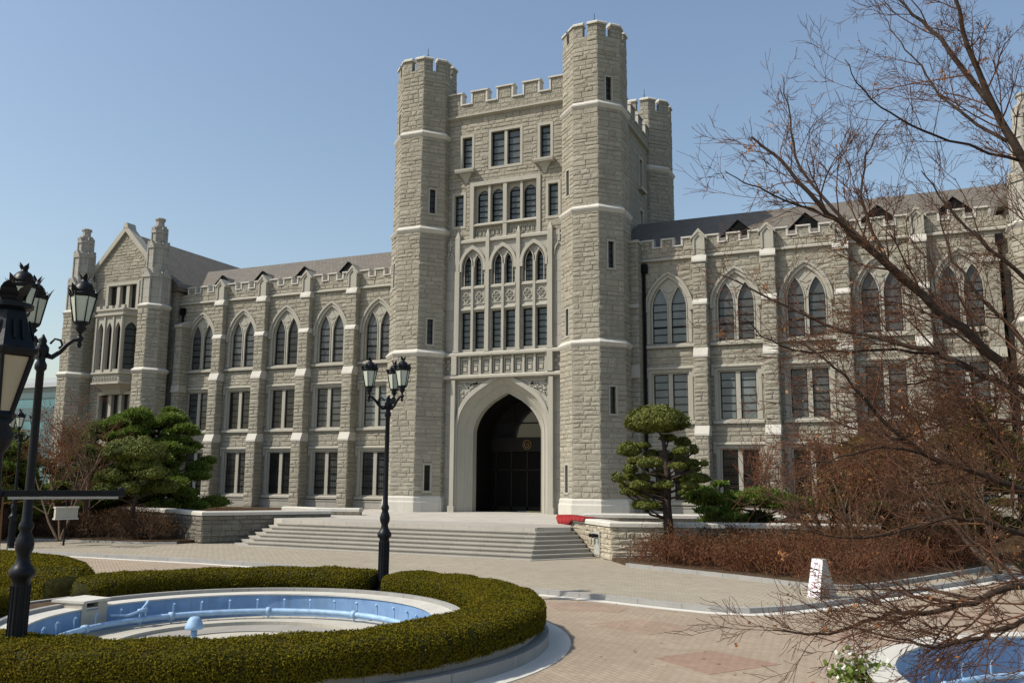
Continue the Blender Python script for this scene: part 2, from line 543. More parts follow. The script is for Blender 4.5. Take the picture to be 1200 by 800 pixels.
def twigs(name, segs, mat, parent=None, n=3):
    """segments (p0, p1, r0, r1) as thin tubes in one mesh"""
    A = np.array([s[0] for s in segs], float); B = np.array([s[1] for s in segs], float)
    r0 = np.array([s[2] for s in segs])[:, None, None]; r1 = np.array([s[3] for s in segs])[:, None, None]
    d = unit(B - A)
    ref = np.where(np.abs(d[:, 2:3]) < .9, np.array([[0, 0, 1.]]), np.array([[1., 0, 0]]))
    u = unit(np.cross(d, ref)); w = np.cross(d, u)
    an = np.arange(n) * 2 * pi / n
    ringv = u[:, None, :] * np.cos(an)[None, :, None] + w[:, None, :] * np.sin(an)[None, :, None]
    P = np.concatenate([A[:, None, :] + ringv * r0, B[:, None, :] + ringv * r1], 1).reshape(-1, 3)
    k = len(segs)
    base = (np.arange(k) * 2 * n)[:, None, None]
    i = np.arange(n); j = (i + 1) % n
    F = np.stack([i, j, n + j, n + i], 1)[None] + base
    F = F.reshape(-1, 4)
    me = bpy.data.meshes.new(name)
    me.vertices.add(len(P)); me.loops.add(F.size); me.polygons.add(len(F))
    me.vertices.foreach_set('co', P.astype(np.float32).ravel())
    me.loops.foreach_set('vertex_index', F.astype(np.int32).ravel())
    me.polygons.foreach_set('loop_start', np.arange(0, F.size, 4, dtype=np.int32))
    me.polygons.foreach_set('loop_total', np.full(len(F), 4, dtype=np.int32))
    me.polygons.foreach_set('use_smooth', np.ones(len(F), dtype=bool))
    me.materials.append(mat)
    me.update(calc_edges=True); me.validate()
    return link(name, me, parent)

def arch(a, z0, zs, h, xc=0.0, n=9):
    """pointed arch outline, bottom left up over the point to bottom right"""
    Rr = (a * a + h * h) / (2 * a); cx = Rr - a
    te = math.atan2(h, cx - 0.0) if cx > 0 else math.atan2(h, cx)
    pts = [(xc - a, z0)]
    for i in range(n + 1):
        t = i / n * math.asin(min(1, h / Rr)) if cx >= 0 else i / n * (pi - math.asin(min(1, h / Rr)))
        pts.append((xc + cx - Rr * math.cos(t), zs + Rr * math.sin(t)))
    pts[-1] = (xc, zs + h)
    return pts + [(2 * xc - x, z) for x, z in pts[-2::-1]]

def blocks(b, x0, x1, z0, z1, y, rng, gaps=(), mi=1, bw=(.36, .86), bh=(.20, .34), proud=(.008, .032), lump=.032):
    """rock faced blocks laid in courses over a wall facing -y; gaps(z0, z1) -> blocked x intervals"""
    keep = b.mi; b.mi = mi
    z = z0
    while z < z1 - .06:
        h = min(rng.uniform(*bh), z1 - z)
        if z1 - z - h < .12: h = z1 - z
        cut = sorted(gaps(z, z + h)) if gaps else []
        spans, x = [], x0
        for (a, c) in cut:
            if a > x: spans.append((x, min(a, x1)))
            x = max(x, c)
        if x < x1: spans.append((x, x1))
        for (a, c) in spans:
            x = a
            while x < c - .05:
                w = rng.uniform(*bw)
                if c - x - w < .22: w = c - x
                if w > .09:
                    d = rng.uniform(*proud); g = .010
                    i = rng.uniform(.012, .03)
                    X0, X1, Z0, Z1 = x + g, x + w - g, z + g, z + h - g
                    r = lambda: rng.uniform(-.008, .012)
                    B4 = [(X0, y + .01, Z0), (X1, y + .01, Z0), (X1, y + .01, Z1), (X0, y + .01, Z1)]
                    F4 = [(X0 + i, y - d + r(), Z0 + i), (X1 - i, y - d + r(), Z0 + i), (X1 - i, y - d + r(), Z1 - i), (X0 + i, y - d + r(), Z1 - i)]
                    u, v = rng.uniform(.3, .7), rng.uniform(.3, .7)
                    c_ = (X0 + (X1 - X0) * u, y - d - rng.uniform(0, lump), Z0 + (Z1 - Z0) * v)
                    b.add(B4 + F4 + [c_], [(0, 1, 5, 4), (1, 2, 6, 5), (2, 3, 7, 6), (3, 0, 4, 7), (4, 5, 8), (5, 6, 8), (6, 7, 8), (7, 4, 8)])
                x += w
        z += h
    b.mi = keep
RB_ = random.Random(12)

def rect(x0, x1, z0, z1):
    return [(x0, z0), (x1, z0), (x1, z1), (x0, z1)]

def octa(w, cx=0, cy=0, z=0):
    r = w / 2 / math.cos(pi / 8)
    return [(cx + r * math.cos(pi / 8 + k * pi / 4), cy + r * math.sin(pi / 8 + k * pi / 4), z) for k in range(8)]

# ------------------------------------------------------------------ ground, roads, pavements
b = MB(); b.box(-400, 400, -400, 400, -1.4, -.62); b.box(-400, 400, -9.9, 400, -.62, -.02)
struct(b.build('ground', M['lawn']))
poly_plaza = [(-60, -60), (60, -60), (60, -10), (-60, -10)]
FC = Vector((8.9, -30.75)); FC2 = Vector((25.0, -29.9)); FR1, FR2 = 3.77, 4.42
def circ(c, r, n=72): return [(c.x + r * math.cos(2 * pi * i / n), c.y + r * math.sin(2 * pi * i / n)) for i in range(n)]
loops = [poly_plaza, circ(FC, FR1 + .1), circ(FC2, FR2 + .1)]
tri = tessellate_polygon([[Vector((x, y, 0)) for x, y in l] for l in loops])
flat = [p for l in loops for p in l]
b = MB(); b.add([(x, y, 0.0) for x, y in flat], [tuple(t) for t in tri])
for l in loops: b.loft([[(x, y, 0.0) for x, y in l], [(x, y, -.6) for x, y in l]], False, False)
struct(b.build('driveway', M['drive']))
kerb_line = [(-60, -18.6), (-30, -19.2), (-16, -19.45), (-10.5, -19.5), (-2.4, -19.35), (2, -19.6), (4.6, -20.03), (9.0, -21.35), (13.4, -22.35), (15.4, -22.95),
             (16.5, -23.2), (17.4, -23.1), (18.1, -22.4), (18.9, -21.2), (19.6, -19.9), (21.6, -15.7), (24.5, -10)]
def offset_line(L, d):
    out = []
    for i, p in enumerate(L):
        a = Vector(L[max(0, i - 1)]); c = Vector(L[min(len(L) - 1, i + 1)])
        t = (c - a).normalized()
        out.append((p[0] + t.y * d, p[1] - t.x * d))
    return out
inner = offset_line(kerb_line, -.16)
def strip(L1, L2, z0, z1, mat, name):
    bb = MB()
    for i in range(len(L1) - 1):
        bb.prism([L1[i], L1[i + 1], L2[i + 1], L2[i]], z0, z1)
    return bb.build(name, mat)
struct(strip(kerb_line, inner, -.3, .125, M['kerb'], 'kerb'))
struct(strip(offset_line(kerb_line, .34), offset_line(kerb_line, .004), -.2, .004, M['white_ring'], 'gutter'))
b = MB(); b.prism(inner + [(24.3, 3), (-60, 3)], -.3, .12)
struct(b.build('pavement', M['walk']))
# red paving patches in the drive
def patch(pts, z=.004, mt='fadepave'):
    bb = MB(); bb.prism(pts, -.02, z); return struct(bb.build('red_paving', M[mt]))
patch([(16.7, -29.2), (17.45, -28.1), (18.8, -28.8), (17.85, -30.15)], mt='redpave')
patch([(12.4, -23.6), (13.3, -22.95), (14.6, -23.4), (14.6, -24.3), (13.2, -24.6)])
patch([(14.5, -26.2), (15.3, -25.0), (16.8, -25.7), (16.0, -27.0)])
patch([(18.6, -25.9), (19.6, -24.6), (21.0, -25.2), (20.1, -26.6)])
patch([(20.9, -21.8), (21.6, -20.2), (23.6, -20.8), (23.0, -22.6)])

# planted beds (soil) with low kerbs
bedR = [(12.0, -14.55), (14, -15.6), (16.2, -16.75), (18.5, -18.2), (19.3, -18.0), (20.1, -16.9), (21.2, -14.5), (23.6, -9), (26, 2), (9, 2), (9.5, -10.5), (10.9, -12.9)]
b = MB(); b.prism(bedR, -.1, .26)
struct(b.build('bed_soil', M['soil']))
bk = offset_line(bedR[:8], .15)
o = strip(bedR[:8], bk, -.1, .24, M['kerb'], 'bed_kerb'); struct(o)
bedL = [(-40, -15.0), (-15.8, -15.2), (-10.2, -14.6), (-9.0, -13.9), (-8.6, -12.8), (-12, -8), (-14, 2), (-40, 2)]
b = MB(); b.prism(bedL, -.1, .26)
struct(b.build('bed_soil', M['soil']))
o = strip(bedL[:4], offset_line(bedL[:4], .15), -.1, .2, M['kerb'], 'bed_kerb'); struct(o)

# ------------------------------------------------------------------ terrace, planter walls, stairs
LB, LC = Vector((-8.15, -13.35)), Vector((-4.7, -8.4))     # left wall corner and its inner end
RB, RC = Vector((10.85, -12.85)), Vector((7.1, -8.2))
terr = [(-6.2, -10.8), (-4.9, -11.9), (7.5, -12.1), (8.65, -11.2), (7.3, -8.2), (9.0, -5.5), (9.6, 3.0), (-9.6, 3.0), (-8, -4.5), (-4.6, -8.4)]
b = MB(); b.prism(terr, -.1, 1.2)
struct(b.build('terrace', M['terrace']))
# terraces that carry the two beds and the strip along the wings
b = MB(); b.prism([(9.6, 0.2), (34, 0.2), (34, 3.2), (9.6, 3.2)], -.1, 1.16); b.prism([(-9.6, 0.2), (-38, 0.2), (-38, 3.2), (-9.6, 3.2)], -.1, 1.16)
struct(b.build('upper_bed', M['soil']))

st = thing('entrance_stairs', (1.3, -13, .12), 'wide flight of eight pale granite steps rising to the arched entrance', 'stairs')
for k in range(8):
    d = .3 * k
    FL = (-5.55 + d * .25, -13.75 + d); FR = (8.2 - d * .3, -14.25 + d * 1.03)
    EL = (-7.25 + d * .55, -12.25 + d * .9); ER = (9.95 - d * .62, -11.85 + d * .42)
    zt = .15 * (k + 1) + (.006 if k == 7 else 0)
    b = MB(); b.prism([(EL[0] + .03, EL[1] + .03), (FL[0] + .02, FL[1] + .045), (FR[0] - .02, FR[1] + .045), (ER[0] - .03, ER[1] + .02), (8.0, -9.4), (-5.4, -9.4)], 0.0 if k == 0 else .15 * k - .02, zt - .05)
    b.prism([EL, FL, FR, ER, (8.0, -9.42), (-5.4, -9.42)], zt - .05, zt)
    b.build('step', M['granite'], st)

def planter_wall(name, pts, label, mat, capw=.62, z0=.0, z1=1.36, zc=1.54, inset=.42, flip=1, rock=None):
    t = thing(name, (pts[0][0], pts[0][1], .1), label, 'retaining wall')
    back = offset_line(pts, -inset * flip)
    bb = MB()
    for i in range(len(pts) - 1): bb.prism([pts[i], pts[i + 1], back[i + 1], back[i]], z0, z1)
    if rock:
        for i in range(len(pts) - 1):
            p0, p1 = Vector(pts[i]), Vector(pts[i + 1])
            bb.T = Matrix.Translation((p0.x, p0.y, 0)) @ Matrix.Rotation(math.atan2((p1 - p0).y, (p1 - p0).x), 4, 'Z')
            blocks(bb, 0, (p1 - p0).length, .12, z1 - .02, 0, RB_, bh=(.15, .24), bw=(.3, .9))
        bb.T = None
    bb.build('wall', [mat, M[rock]] if rock else mat, t)
    f2 = offset_line(pts, .09 * flip); b2 = offset_line(pts, -(capw) * flip)
    bb = MB()
    for i in range(len(pts) - 1):
        q = [f2[i], f2[i + 1], b2[i + 1], b2[i]]
        fi = offset_line(pts, .03 * flip); bi = offset_line(pts, -(capw - .06) * flip)
        q2 = [fi[i], fi[i + 1], bi[i + 1], bi[i]]
        if flip < 0: q, q2 = q[::-1], q2[::-1]
        bb.loft([[(x, y, z1) for x, y in q], [(x, y, zc - .05) for x, y in q], [(x, y, zc) for x, y in q2]])
    bb.build('coping', M['cap'], t)
    return t
planter_wall('planter_wall', [(-17, -10.4), (-12.4, -11.5), tuple(LB), tuple(LC)], 'stone planter wall left of the steps, coloured dark for its shade, pale coping on top', M['stone_dark'], rock='stone_dark')
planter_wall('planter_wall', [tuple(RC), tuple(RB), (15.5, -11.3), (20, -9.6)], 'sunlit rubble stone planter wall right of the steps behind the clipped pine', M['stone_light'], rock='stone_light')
# short inner wall ends
def low_wall(pts, label):
    return planter_wall('low_wall', pts, label, M['stone_light'], .6, 1.1, 1.38, 1.56, .4)
low_wall([(-9.6, -5.8), (-6.9, -6.5), (-4.7, -5.9)], 'low rounded stone parapet at the left edge of the terrace before the windows')
low_wall([(7.4, -5.9), (9.6, -5.2), (16, -3.4)], 'low stone parapet at the right edge of the terrace beside the tower foot')

# ------------------------------------------------------------------ the hall
H = thing('university_hall', (0, 2.8, 1.2), 'long grey stone gothic hall with a tall battlemented four turret tower', 'building')
BAY0, BAYW = 9.43, 3.639
YW = 2.8
def bays(sg): return [sg * (BAY0 + BAYW * k) for k in range(5)]
UP = lambda t=0, xc=0: arch(1.10 + t, 10.55, 12.45, 1.85 + t * 1.15, xc, 8)
for sg in (1, -1):
    x0, x1 = sorted((sg * 6.8, sg * 26.2))
    holes = []
    for c in bays(sg):
        holes += [UP(0, c), rect(c - 1.06, c + 1.06, 6.3, 8.95), rect(c - 1.06, c + 1.06, 2.0, 4.8)]
    b = MB(); b.wall(rect(x0, x1, .6, 15.25), holes, YW, .5)
    def gaps(za, zb):
        out = []
        for c in bays(sg):
            for (lo, hi, hw) in ((1.75, 5.0, 1.42), (6.0, 9.28, 1.42)):
                if zb > lo and za < hi: out.append((c - hw, c + hw))
            if zb > 10.25 and za < 14.75:
                if za < 12.55: hw = 1.42
                else:
                    q = [(x, z) for x, z in UP(.27, 0) if x >= 0 and z > 12.4]
                    hw = max([x for x, z in q if z >= za - .12] + [.02])
                out.append((c - hw, c + hw))
        return out
    blocks(b, x0, x1, 1.72, 15.2, YW, RB_, gaps)
    b.build('wing_wall', [M['stone'], M['rock']], H)
    b = MB(); b.box(x0, x1, YW - .1, YW + .3, 1.0, 1.62); b.box(x0, x1, YW - .13, YW + .2, 1.62, 1.70)
    b.build('plinth', M['ashlar'], H)
    # string course
    b = MB()
    b.slabx([(YW - .16, 15.25), (YW + .3, 15.2), (YW + .3, 15.42), (YW - .06, 15.42), (YW - .16, 15.34)], x0, x1)
    b.build('string_course', M['trim'], H)
    # parapet with merlons, one length per bay
    for i, c in enumerate(bays(sg)):
        b = MB(); cp = MB()
        e0, e1 = c - BAYW / 2, c + BAYW / 2
        if i == 0: e0, e1 = (x0 if sg > 0 else e0), (e1 if sg > 0 else x1)
        if i == 4: e0, e1 = (e0 if sg > 0 else x0), (x1 if sg > 0 else e1)
        b.box(e0, e1, YW - .03, YW + .36, 15.422, 15.98)
        blocks(b, e0, e1, 15.44, 15.97, YW - .03, RB_)
        prof = []
        for (a0, a1) in ((-1.46, -.82), (-.33, .33), (.82, 1.46)):
            b.box(c + a0, c + a1, YW - .03, YW + .36, 15.98, 16.42)
            prof += [(c + a0 - .05, c + a1 + .05, 16.42)]
        for (a0, a1, zz) in prof:
            cp.slabx([(YW - .11, zz), (YW + .43, zz), (YW + .43, zz + .06), (YW + .16, zz + .16), (YW - .11, zz + .08)], a0, a1)
            for xx in (a0 + .05, a1 - .05): cp.box(xx - .05, xx + .05, YW - .07, YW + .4, 15.97, 16.43)
        for (a0, a1) in ((-.79, -.36), (.36, .79)):
            cp.slabx([(YW - .11, 15.98), (YW + .43, 15.98), (YW + .43, 16.03), (YW + .16, 16.11), (YW - .11, 16.05)], c + a0, c + a1)
        b.build('parapet', [M['stone'], M['rock']], H)
        cp.build('parapet_coping', M['cap'], H)
    # roof
    b = MB()
    xa, xb = sorted((sg * 6.3, sg * 30.0))
    b.slabx([(3.25, 15.9), (8.0, 19.1), (12.75, 15.9), (12.75, 15.6), (3.25, 15.6)], xa, xb)
    b.build('roof', M['slate'], H)
    b = MB(); b.box(xa, xb, 3.3, 12.7, 1.2, 15.58); b.build('inner_wall', M['dark'], H)
    for k in range(4):
        xd = sg * (13.07 + 3.64 * k)
        b = MB()
        b.slab([(xd - 1.2, 16.5), (xd + 1.2, 16.5), (xd, 17.62)], 4.55, 6.1)
        d = b.build('dormer', M['slate'], H)
        b = MB(); b.slab([(xd - 1.18, 16.51), (xd + 1.18, 16.51), (xd, 17.61)], 4.50, 4.545); b.build('louvre', M['louvre'], d)
        b = MB()
        for s2 in (1, -1):
            b.slab([(xd + s2 * 1.27, 16.5), (xd + s2 * 1.2, 16.5), (xd, 17.62), (xd, 17.68)], 4.44, 4.7)
        b.build('verge', M['louvre'], d)

# wing windows: built once, then copied
def lancet_window():
    b = MB()
    la, lb = arch(.415, 10.58, 12.55, 1.15, -.53, 7), arch(.415, 10.58, 12.55, 1.15, .53, 7)
    b.wall(UP(-.012), [la, lb], .11, .14)
    b.ring(UP(.16), UP(-.03), -.03, .22)
    b.ring(UP(.27)[1:-1], UP(.15)[1:-1], -.11, .02)
    for l in (la, lb):
        xc = -.53 if l is la else .53
        b.ring(arch(.47, 10.58, 12.55, 1.27, xc, 7), l, .07, .12)
    b.slab([(-.22, 13.35), (.22, 13.35), (0, 13.0)], .08, .11); b.slab([(0, 14.0), (.3, 13.55), (0, 13.4), (-.3, 13.55)], .07, .11)
    for s2 in (1, -1):
        b.box(s2 * 1.26 - .1, s2 * 1.26 + .1, -.13, .02, 12.35, 12.5)
    o = b.build('lancet_window', M['trim'], H)
    b = MB(); b.box(-1.08, 1.08, .22, .24, 10.5, 14.0); g = b.build('glass', M['glass'], o, pinv=False)
    b = MB()
    for xc in (-.53, .53):
        for z in (10.62, 11.05, 11.48, 11.91, 12.34, 12.77): b.box(xc - .42, xc + .42, .19, .225, z, z + .05)
        for x in (-.40, .40): b.box(xc + x - .025, xc + x + .025, .19, .225, 10.58, 13.3)
        b.box(xc - .42, xc + .42, .18, .228, 11.43, 11.53)
    b.build('glazing_bars', M['bar'], o, pinv=False)
    b = MB(); b.slabx([(-.16, 10.3), (.3, 10.3), (.3, 10.58), (.18, 10.58), (-.16, 10.44)], -1.42, 1.42)
    b.build('sill', M['trim'], o, pinv=False)
    return o

def square_window(z0, z1):
    b = MB()
    h = z1 - z0
    b.wall(rect(-1.05, 1.05, z0 + .01, z1 - .01), [rect(-.94, -.12, z0 + .04, z1 - .1), rect(.12, .94, z0 + .04, z1 - .1)], .08, .14)
    o_ = [(-1.24, z0), (-1.24, z1 + .14), (1.24, z1 + .14), (1.24, z0)]
    i_ = [(-1.04, z0), (-1.04, z1 - .02), (1.04, z1 - .02), (1.04, z0)]
    b.ring(o_, i_, -.025, .16)
    b.slabx([(-.13, z1 + .16), (.02, z1 + .12), (.02, z1 + .30), (-.04, z1 + .30), (-.13, z1 + .24)], -1.38, 1.38)
    for s2 in (1, -1):
        b.box(s2 * 1.31 - .07, s2 * 1.31 + .07, -.10, .02, z1 - .3, z1 + .16)
    o = b.build('mullioned_window', M['trim'], H)
    b = MB(); b.box(-1.0, 1.0, .20, .22, z0, z1); b.build('glass', M['glass'], o, pinv=False)
    b = MB()
    nr = 6
    for xc in (-.53, .53):
        for i in range(nr + 1):
            z = z0 + .05 + (h - .17) * i / nr
            b.box(xc - .41, xc + .41, .17, .205, z - .022, z + .022)
        for x in (-.39, .39): b.box(xc + x - .025, xc + x + .025, .17, .205, z0 + .04, z1 - .1)
    if z0 < 3:
        for xc in (-.53, .53):
            for i in range(1, 6): b.tube([(xc - .4 + .8 * i / 6, .06, z0 + .05), (xc - .4 + .8 * i / 6, .06, z1 - .1)], .012, 4)
            for z in (z0 + .5, z0 + 1.5): b.box(xc - .41, xc + .41, .05, .075, z, z + .03)
    b.build('glazing_bars', M['bar'], o, pinv=False)
    b = MB(); b.slabx([(-.15, z0 - .22), (.24, z0 - .22), (.24, z0 + .03), (.15, z0 + .03), (-.15, z0 - .1)], -1.34, 1.34)
    b.build('sill', M['trim'], o, pinv=False)
    return o
rw = random.Random(4)
protos = [lancet_window(), square_window(6.3, 8.95), square_window(2.0, 4.8)]
made = []
first = True
for sg in (-1, 1):
    for k, c in enumerate(bays(sg)):
        for q, pr in enumerate(protos):
            o = pr if first and k == 0 else copy_tree(pr, H)
            o.location = (c, YW, 0)
            made.append((sg, k, q, o))
    first = False
gb = None
for sg, k, q, o in made:
    if sg < 0 and rw.random() < .5:
        for ch in o.children:
            if ch.name.startswith('glass'):
                ch.data = ch.data.copy(); ch.data.materials[0] = M['halfblind']
    if (sg > 0 and q < 2) or (sg > 0 and rw.random() < .4) or (sg < 0 and q == 1 and k == 0):
        for ch in o.children:
            if ch.name.startswith('glass'):
                ch.data = ch.data.copy(); ch.data.materials[0] = M['blind'] if (k == 0 or (q == 1 and k == 1) or sg < 0) else M['halfblind']

# buttresses
def buttress():
    b = MB()
    w = .36
    b.box(-w, w, -.80, 0, 0.4, 5.55)
    b.box(-w, w, -.66, 0, 5.55, 9.75)
    b.box(-w, w, -.52, 0, 9.75, 12.6)
    b.box(-w, w, -.42, 0, 12.6, 14.98)
    for (za, zb, yy) in ((1.2, 5.42, -.80), (5.95, 9.62, -.66), (10.1, 12.52, -.52), (12.85, 14.9, -.42)):
        blocks(b, -w, w, za, zb, yy, RB_, bw=(.3, .8))
        for a in (-1, 1):
            b.T = Matrix.Rotation(a * pi / 2, 4, 'Z')
            if a > 0: blocks(b, yy, -.02, za, zb, -w, RB_, bw=(.3, .7))
            else: blocks(b, .02, -yy, za, zb, -w, RB_, bw=(.3, .7))
        b.T = None
    o = b.build('buttress', [M['stone'], M['rock']], H)
    for (za, zb, ya, yb) in ((5.42, 5.95, -.80, -.66), (9.62, 10.15, -.66, -.52), (12.52, 12.85, -.52, -.42)):
        c = MB()
        c.slabx([(ya - .05, za), (.0, za), (0, zb), (yb - .01, zb), (ya - .05, za + .10)], -w - .03, w + .03)
        c.build('weathering', M['cap'], o, pinv=False)
    c = MB()
    c.slabx([(-.52, 14.9), (0, 14.9), (0, 15.3), (-.40, 15.3), (-.52, 15.0)], -w - .04, w + .04)
    c.build('gablet_foot', M['cap'], o, pinv=False)
    p = MB()
    p.slab([(-.33, 15.3), (.33, 15.3), (.33, 16.3), (0, 16.66), (-.33, 16.3)], -.38, .4)
    p.ring([(-.33, 15.3), (-.33, 16.3), (0, 16.64), (.33, 16.3), (.33, 15.3)], [(-.22, 15.38), (-.22, 16.2), (0, 16.45), (.22, 16.2), (.22, 15.38)], -.44, -.38)
    for s2 in (1, -1):
        p.slab([(s2 * .45, 16.16), (s2 * .45, 16.30), (0, 16.80), (0, 16.60)], -.48, .44)
    p.build('gablet', M['trim'], o, pinv=False)
    return o
bt = buttress(); fb = True
for sg in (-1, 1):
    for k in range(4):
        o = bt if fb else copy_tree(bt, H)
        fb = False
        o.location = (sg * (11.254 + 3.639 * k), YW - .02, 0)

# corner piers between tower and wings, and downpipes
for sg in (1, -1):
    b = MB(); b.box(*sorted((sg * 7.3, sg * 7.95)), 1.9, 3.2, .6, 16.2)
    b.build('corner_pier', M['stone'], H)
    b = MB()
    b.box(*sorted((sg * 7.2, sg * 8.02)), 1.82, 3.2, 16.2, 16.36)
    b.build('pier_cap', M['trim'], H)
    b = MB()
    b.slabx([(1.78, 8.6), (2.0, 8.6), (2.0, 9.0), (1.9, 9.3)], *sorted((sg * 7.25, sg * 7.97)))
    b.build('pier_cap', M['trim'], H)
    b = MB()
    b.slabx([(1.80, 12.5), (2.0, 12.5), (2.0, 12.65), (1.9, 12.75)], *sorted((sg * 7.25, sg * 7.97)))
    b.build('pier_cap', M['trim'], H)
    b = MB(); b.tube([(sg * 8.08, 2.66, 1.2), (sg * 8.08, 2.66, 15.0)], .085, 8); b.box(sg * 8.08 - .2, sg * 8.08 + .2, 2.5, 2.79, 14.6, 15.1)
    b.build('downpipe', M['bar'], H)
    b = MB(); b.tube([(sg * 25.75, 2.66, 1.2), (sg * 25.75, 2.66, 15.0)], .085, 8); b.box(sg * 25.75 - .17, sg * 25.75 + .17, 2.5, 2.79, 14.5, 15.0)
    b.build('downpipe', M['bar'], H)

# turrets
def turret(cx, cy, rf, lf, ztop=28.75):
    tiers = [(3.76, .6, 10.35), (3.64, 10.35, 17.85), (3.53, 17.85, 23.9), (3.44, 23.9, 28.05)]
    b = MB()
    slits = []
    for w, z0, z1 in tiers:
        sd = w * math.tan(pi / 8)
        for k in range(8):
            hs = []
            for lst, kk in ((rf, 1), (lf, 7)):
                if k == kk:
                    for (a, c) in lst:
                        if z0 < a < z1:
                            hs.append(rect(-.19, .19, a, c)); slits.append((k, w, a, c))
            b.T = Matrix.Translation((cx, cy, 0)) @ Matrix.Rotation(k * pi / 4, 4, 'Z')
            b.wall(rect(-sd / 2, sd / 2, z0, z1), hs, -w / 2, .32 if hs else .05)
            def gp(za, zb, hs=hs): return [(-.27, .27) for h_ in hs if zb > h_[0][1] - .1 and za < h_[2][1] + .09]
            if k in (0, 1, 2, 6, 7):
                blocks(b, -sd / 2 - .02, sd / 2 + .02, max(z0 + .05, 2.1), z1 - .18 if z1 < 28 else z1, -w / 2, RB_, gp)
    b.T = None
    b.loft([octa(3.0, cx, cy, 27.9), octa(3.0, cx, cy, 28.0)])
    # merlons on the corners
    mer, cap = MB(), MB()
    w = 3.44; Ro = w / 2; sd = w * math.tan(pi / 8); g = .15
    def piece(mb, ro, z0, z1, gg, th, shrink=0):
        for k in range(8):
            an = pi / 8 + k * pi / 4
            def P(r, s_):
                # point on the two faces meeting at this corner
                a1 = an - pi / 8; a2 = an + pi / 8
                if s_ < 0: return (cx + r * math.cos(a1) - gg * math.sin(a1), cy + r * math.sin(a1) + gg * math.cos(a1))
                return (cx + r * math.cos(a2) + gg * math.sin(a2), cy + r * math.sin(a2) - gg * math.cos(a2))
            def Cn(r): return (cx + r / math.cos(pi / 8) * math.cos(an), cy + r / math.cos(pi / 8) * math.sin(an))
            ri = ro - th
            q0 = [P(ro, -1), Cn(ro), P(ro, 1), P(ri, 1), Cn(ri), P(ri, -1)]
            r2, r3 = ro - shrink, ri + shrink
            q1 = [P(r2, -1), Cn(r2), P(r2, 1), P(r3, 1), Cn(r3), P(r3, -1)]
            mb.loft([[(x, y, z0) for x, y in q0], [(x, y, z0 + (z1 - z0) * .5) for x, y in q0], [(x, y, z1) for x, y in q1]] if shrink else
                    [[(x, y, z0) for x, y in q0], [(x, y, z1) for x, y in q1]])
    piece(mer, Ro, 28.05, ztop, g, .36)
    piece(cap, Ro + .08, ztop, ztop + .2, g - .04, .52, .10)
    o = b.build('turret', [M['stone'], M['rock']], H)
    mer.build('merlon_ring', M['stone'], o)
    cap.build('turret_coping', M['cap'], o)
    for z, wl, wu in ((10.35, 3.76, 3.64), (17.85, 3.64, 3.53), (23.9, 3.53, 3.44)):
        b = MB()
        b.loft([octa(wl + .01, cx, cy, z - .20), octa(wl + .08, cx, cy, z - .17), octa(wl + .24, cx, cy, z - .03), octa(wl + .27, cx, cy, z + .04), octa(wu + .01, cx, cy, z + .24)], False, False)
        b.build('string_band', M['cap'], o)
    b = MB()
    b.loft([octa(3.98, cx, cy, .6), octa(3.98, cx, cy, 1.75), octa(3.90, cx, cy, 1.83), octa(3.90, cx, cy, 2.0), octa(3.77, cx, cy, 2.1)], False, False)
    b.build('turret_plinth', M['cap'], o)
    for k, w, a, c in slits:
        b = MB(); b.T = Matrix.Translation((cx, cy, 0)) @ Matrix.Rotation(k * pi / 4, 4, 'Z')
        b.box(-.185, .185, -w / 2 + .2, -w / 2 + .22, a, c)
        b.mi = 1
        for i in range(1, 4): b.box(-.18, .18, -w / 2 + .17, -w / 2 + .21, a + (c - a) * i / 4 - .015, a + (c - a) * i / 4 + .015)
        b.mi = 2
        b.ring([(-.27, a), (-.27, c + .09), (.27, c + .09), (.27, a)], [(-.18, a), (-.18, c), (.18, c), (.18, a)], -w / 2 - .012, -w / 2 + .1)
        b.box(-.29, .29, -w / 2 - .04, -w / 2 + .1, a - .1, a)
        b.build('slit_window', [M['glass'], M['bar'], M['trim']], o)
    b = MB(); b.tube([(cx, cy, 27.9), (cx, cy, 30.35)], [.035, .015], 5); b.tube([(cx - .09, cy, 29.9), (cx + .09, cy, 29.9)], .012, 4)
    b.build('lightning_rod', M['bar'], o)
    return o
TX, TY, TD = 5.595, 1.65, 11.14
A_ = [(24.2, 25.6), (14.5, 16.0), (6.55, 8.0)]
B_ = [(18.9, 20.4), (10.9, 12.4), (2.4, 3.85)]
turret(TX, TY, A_, B_)
turret(-TX, TY, B_, A_)
turret(TX, TY + TD, [], B_[:1])
turret(-TX, TY + TD, [], [])

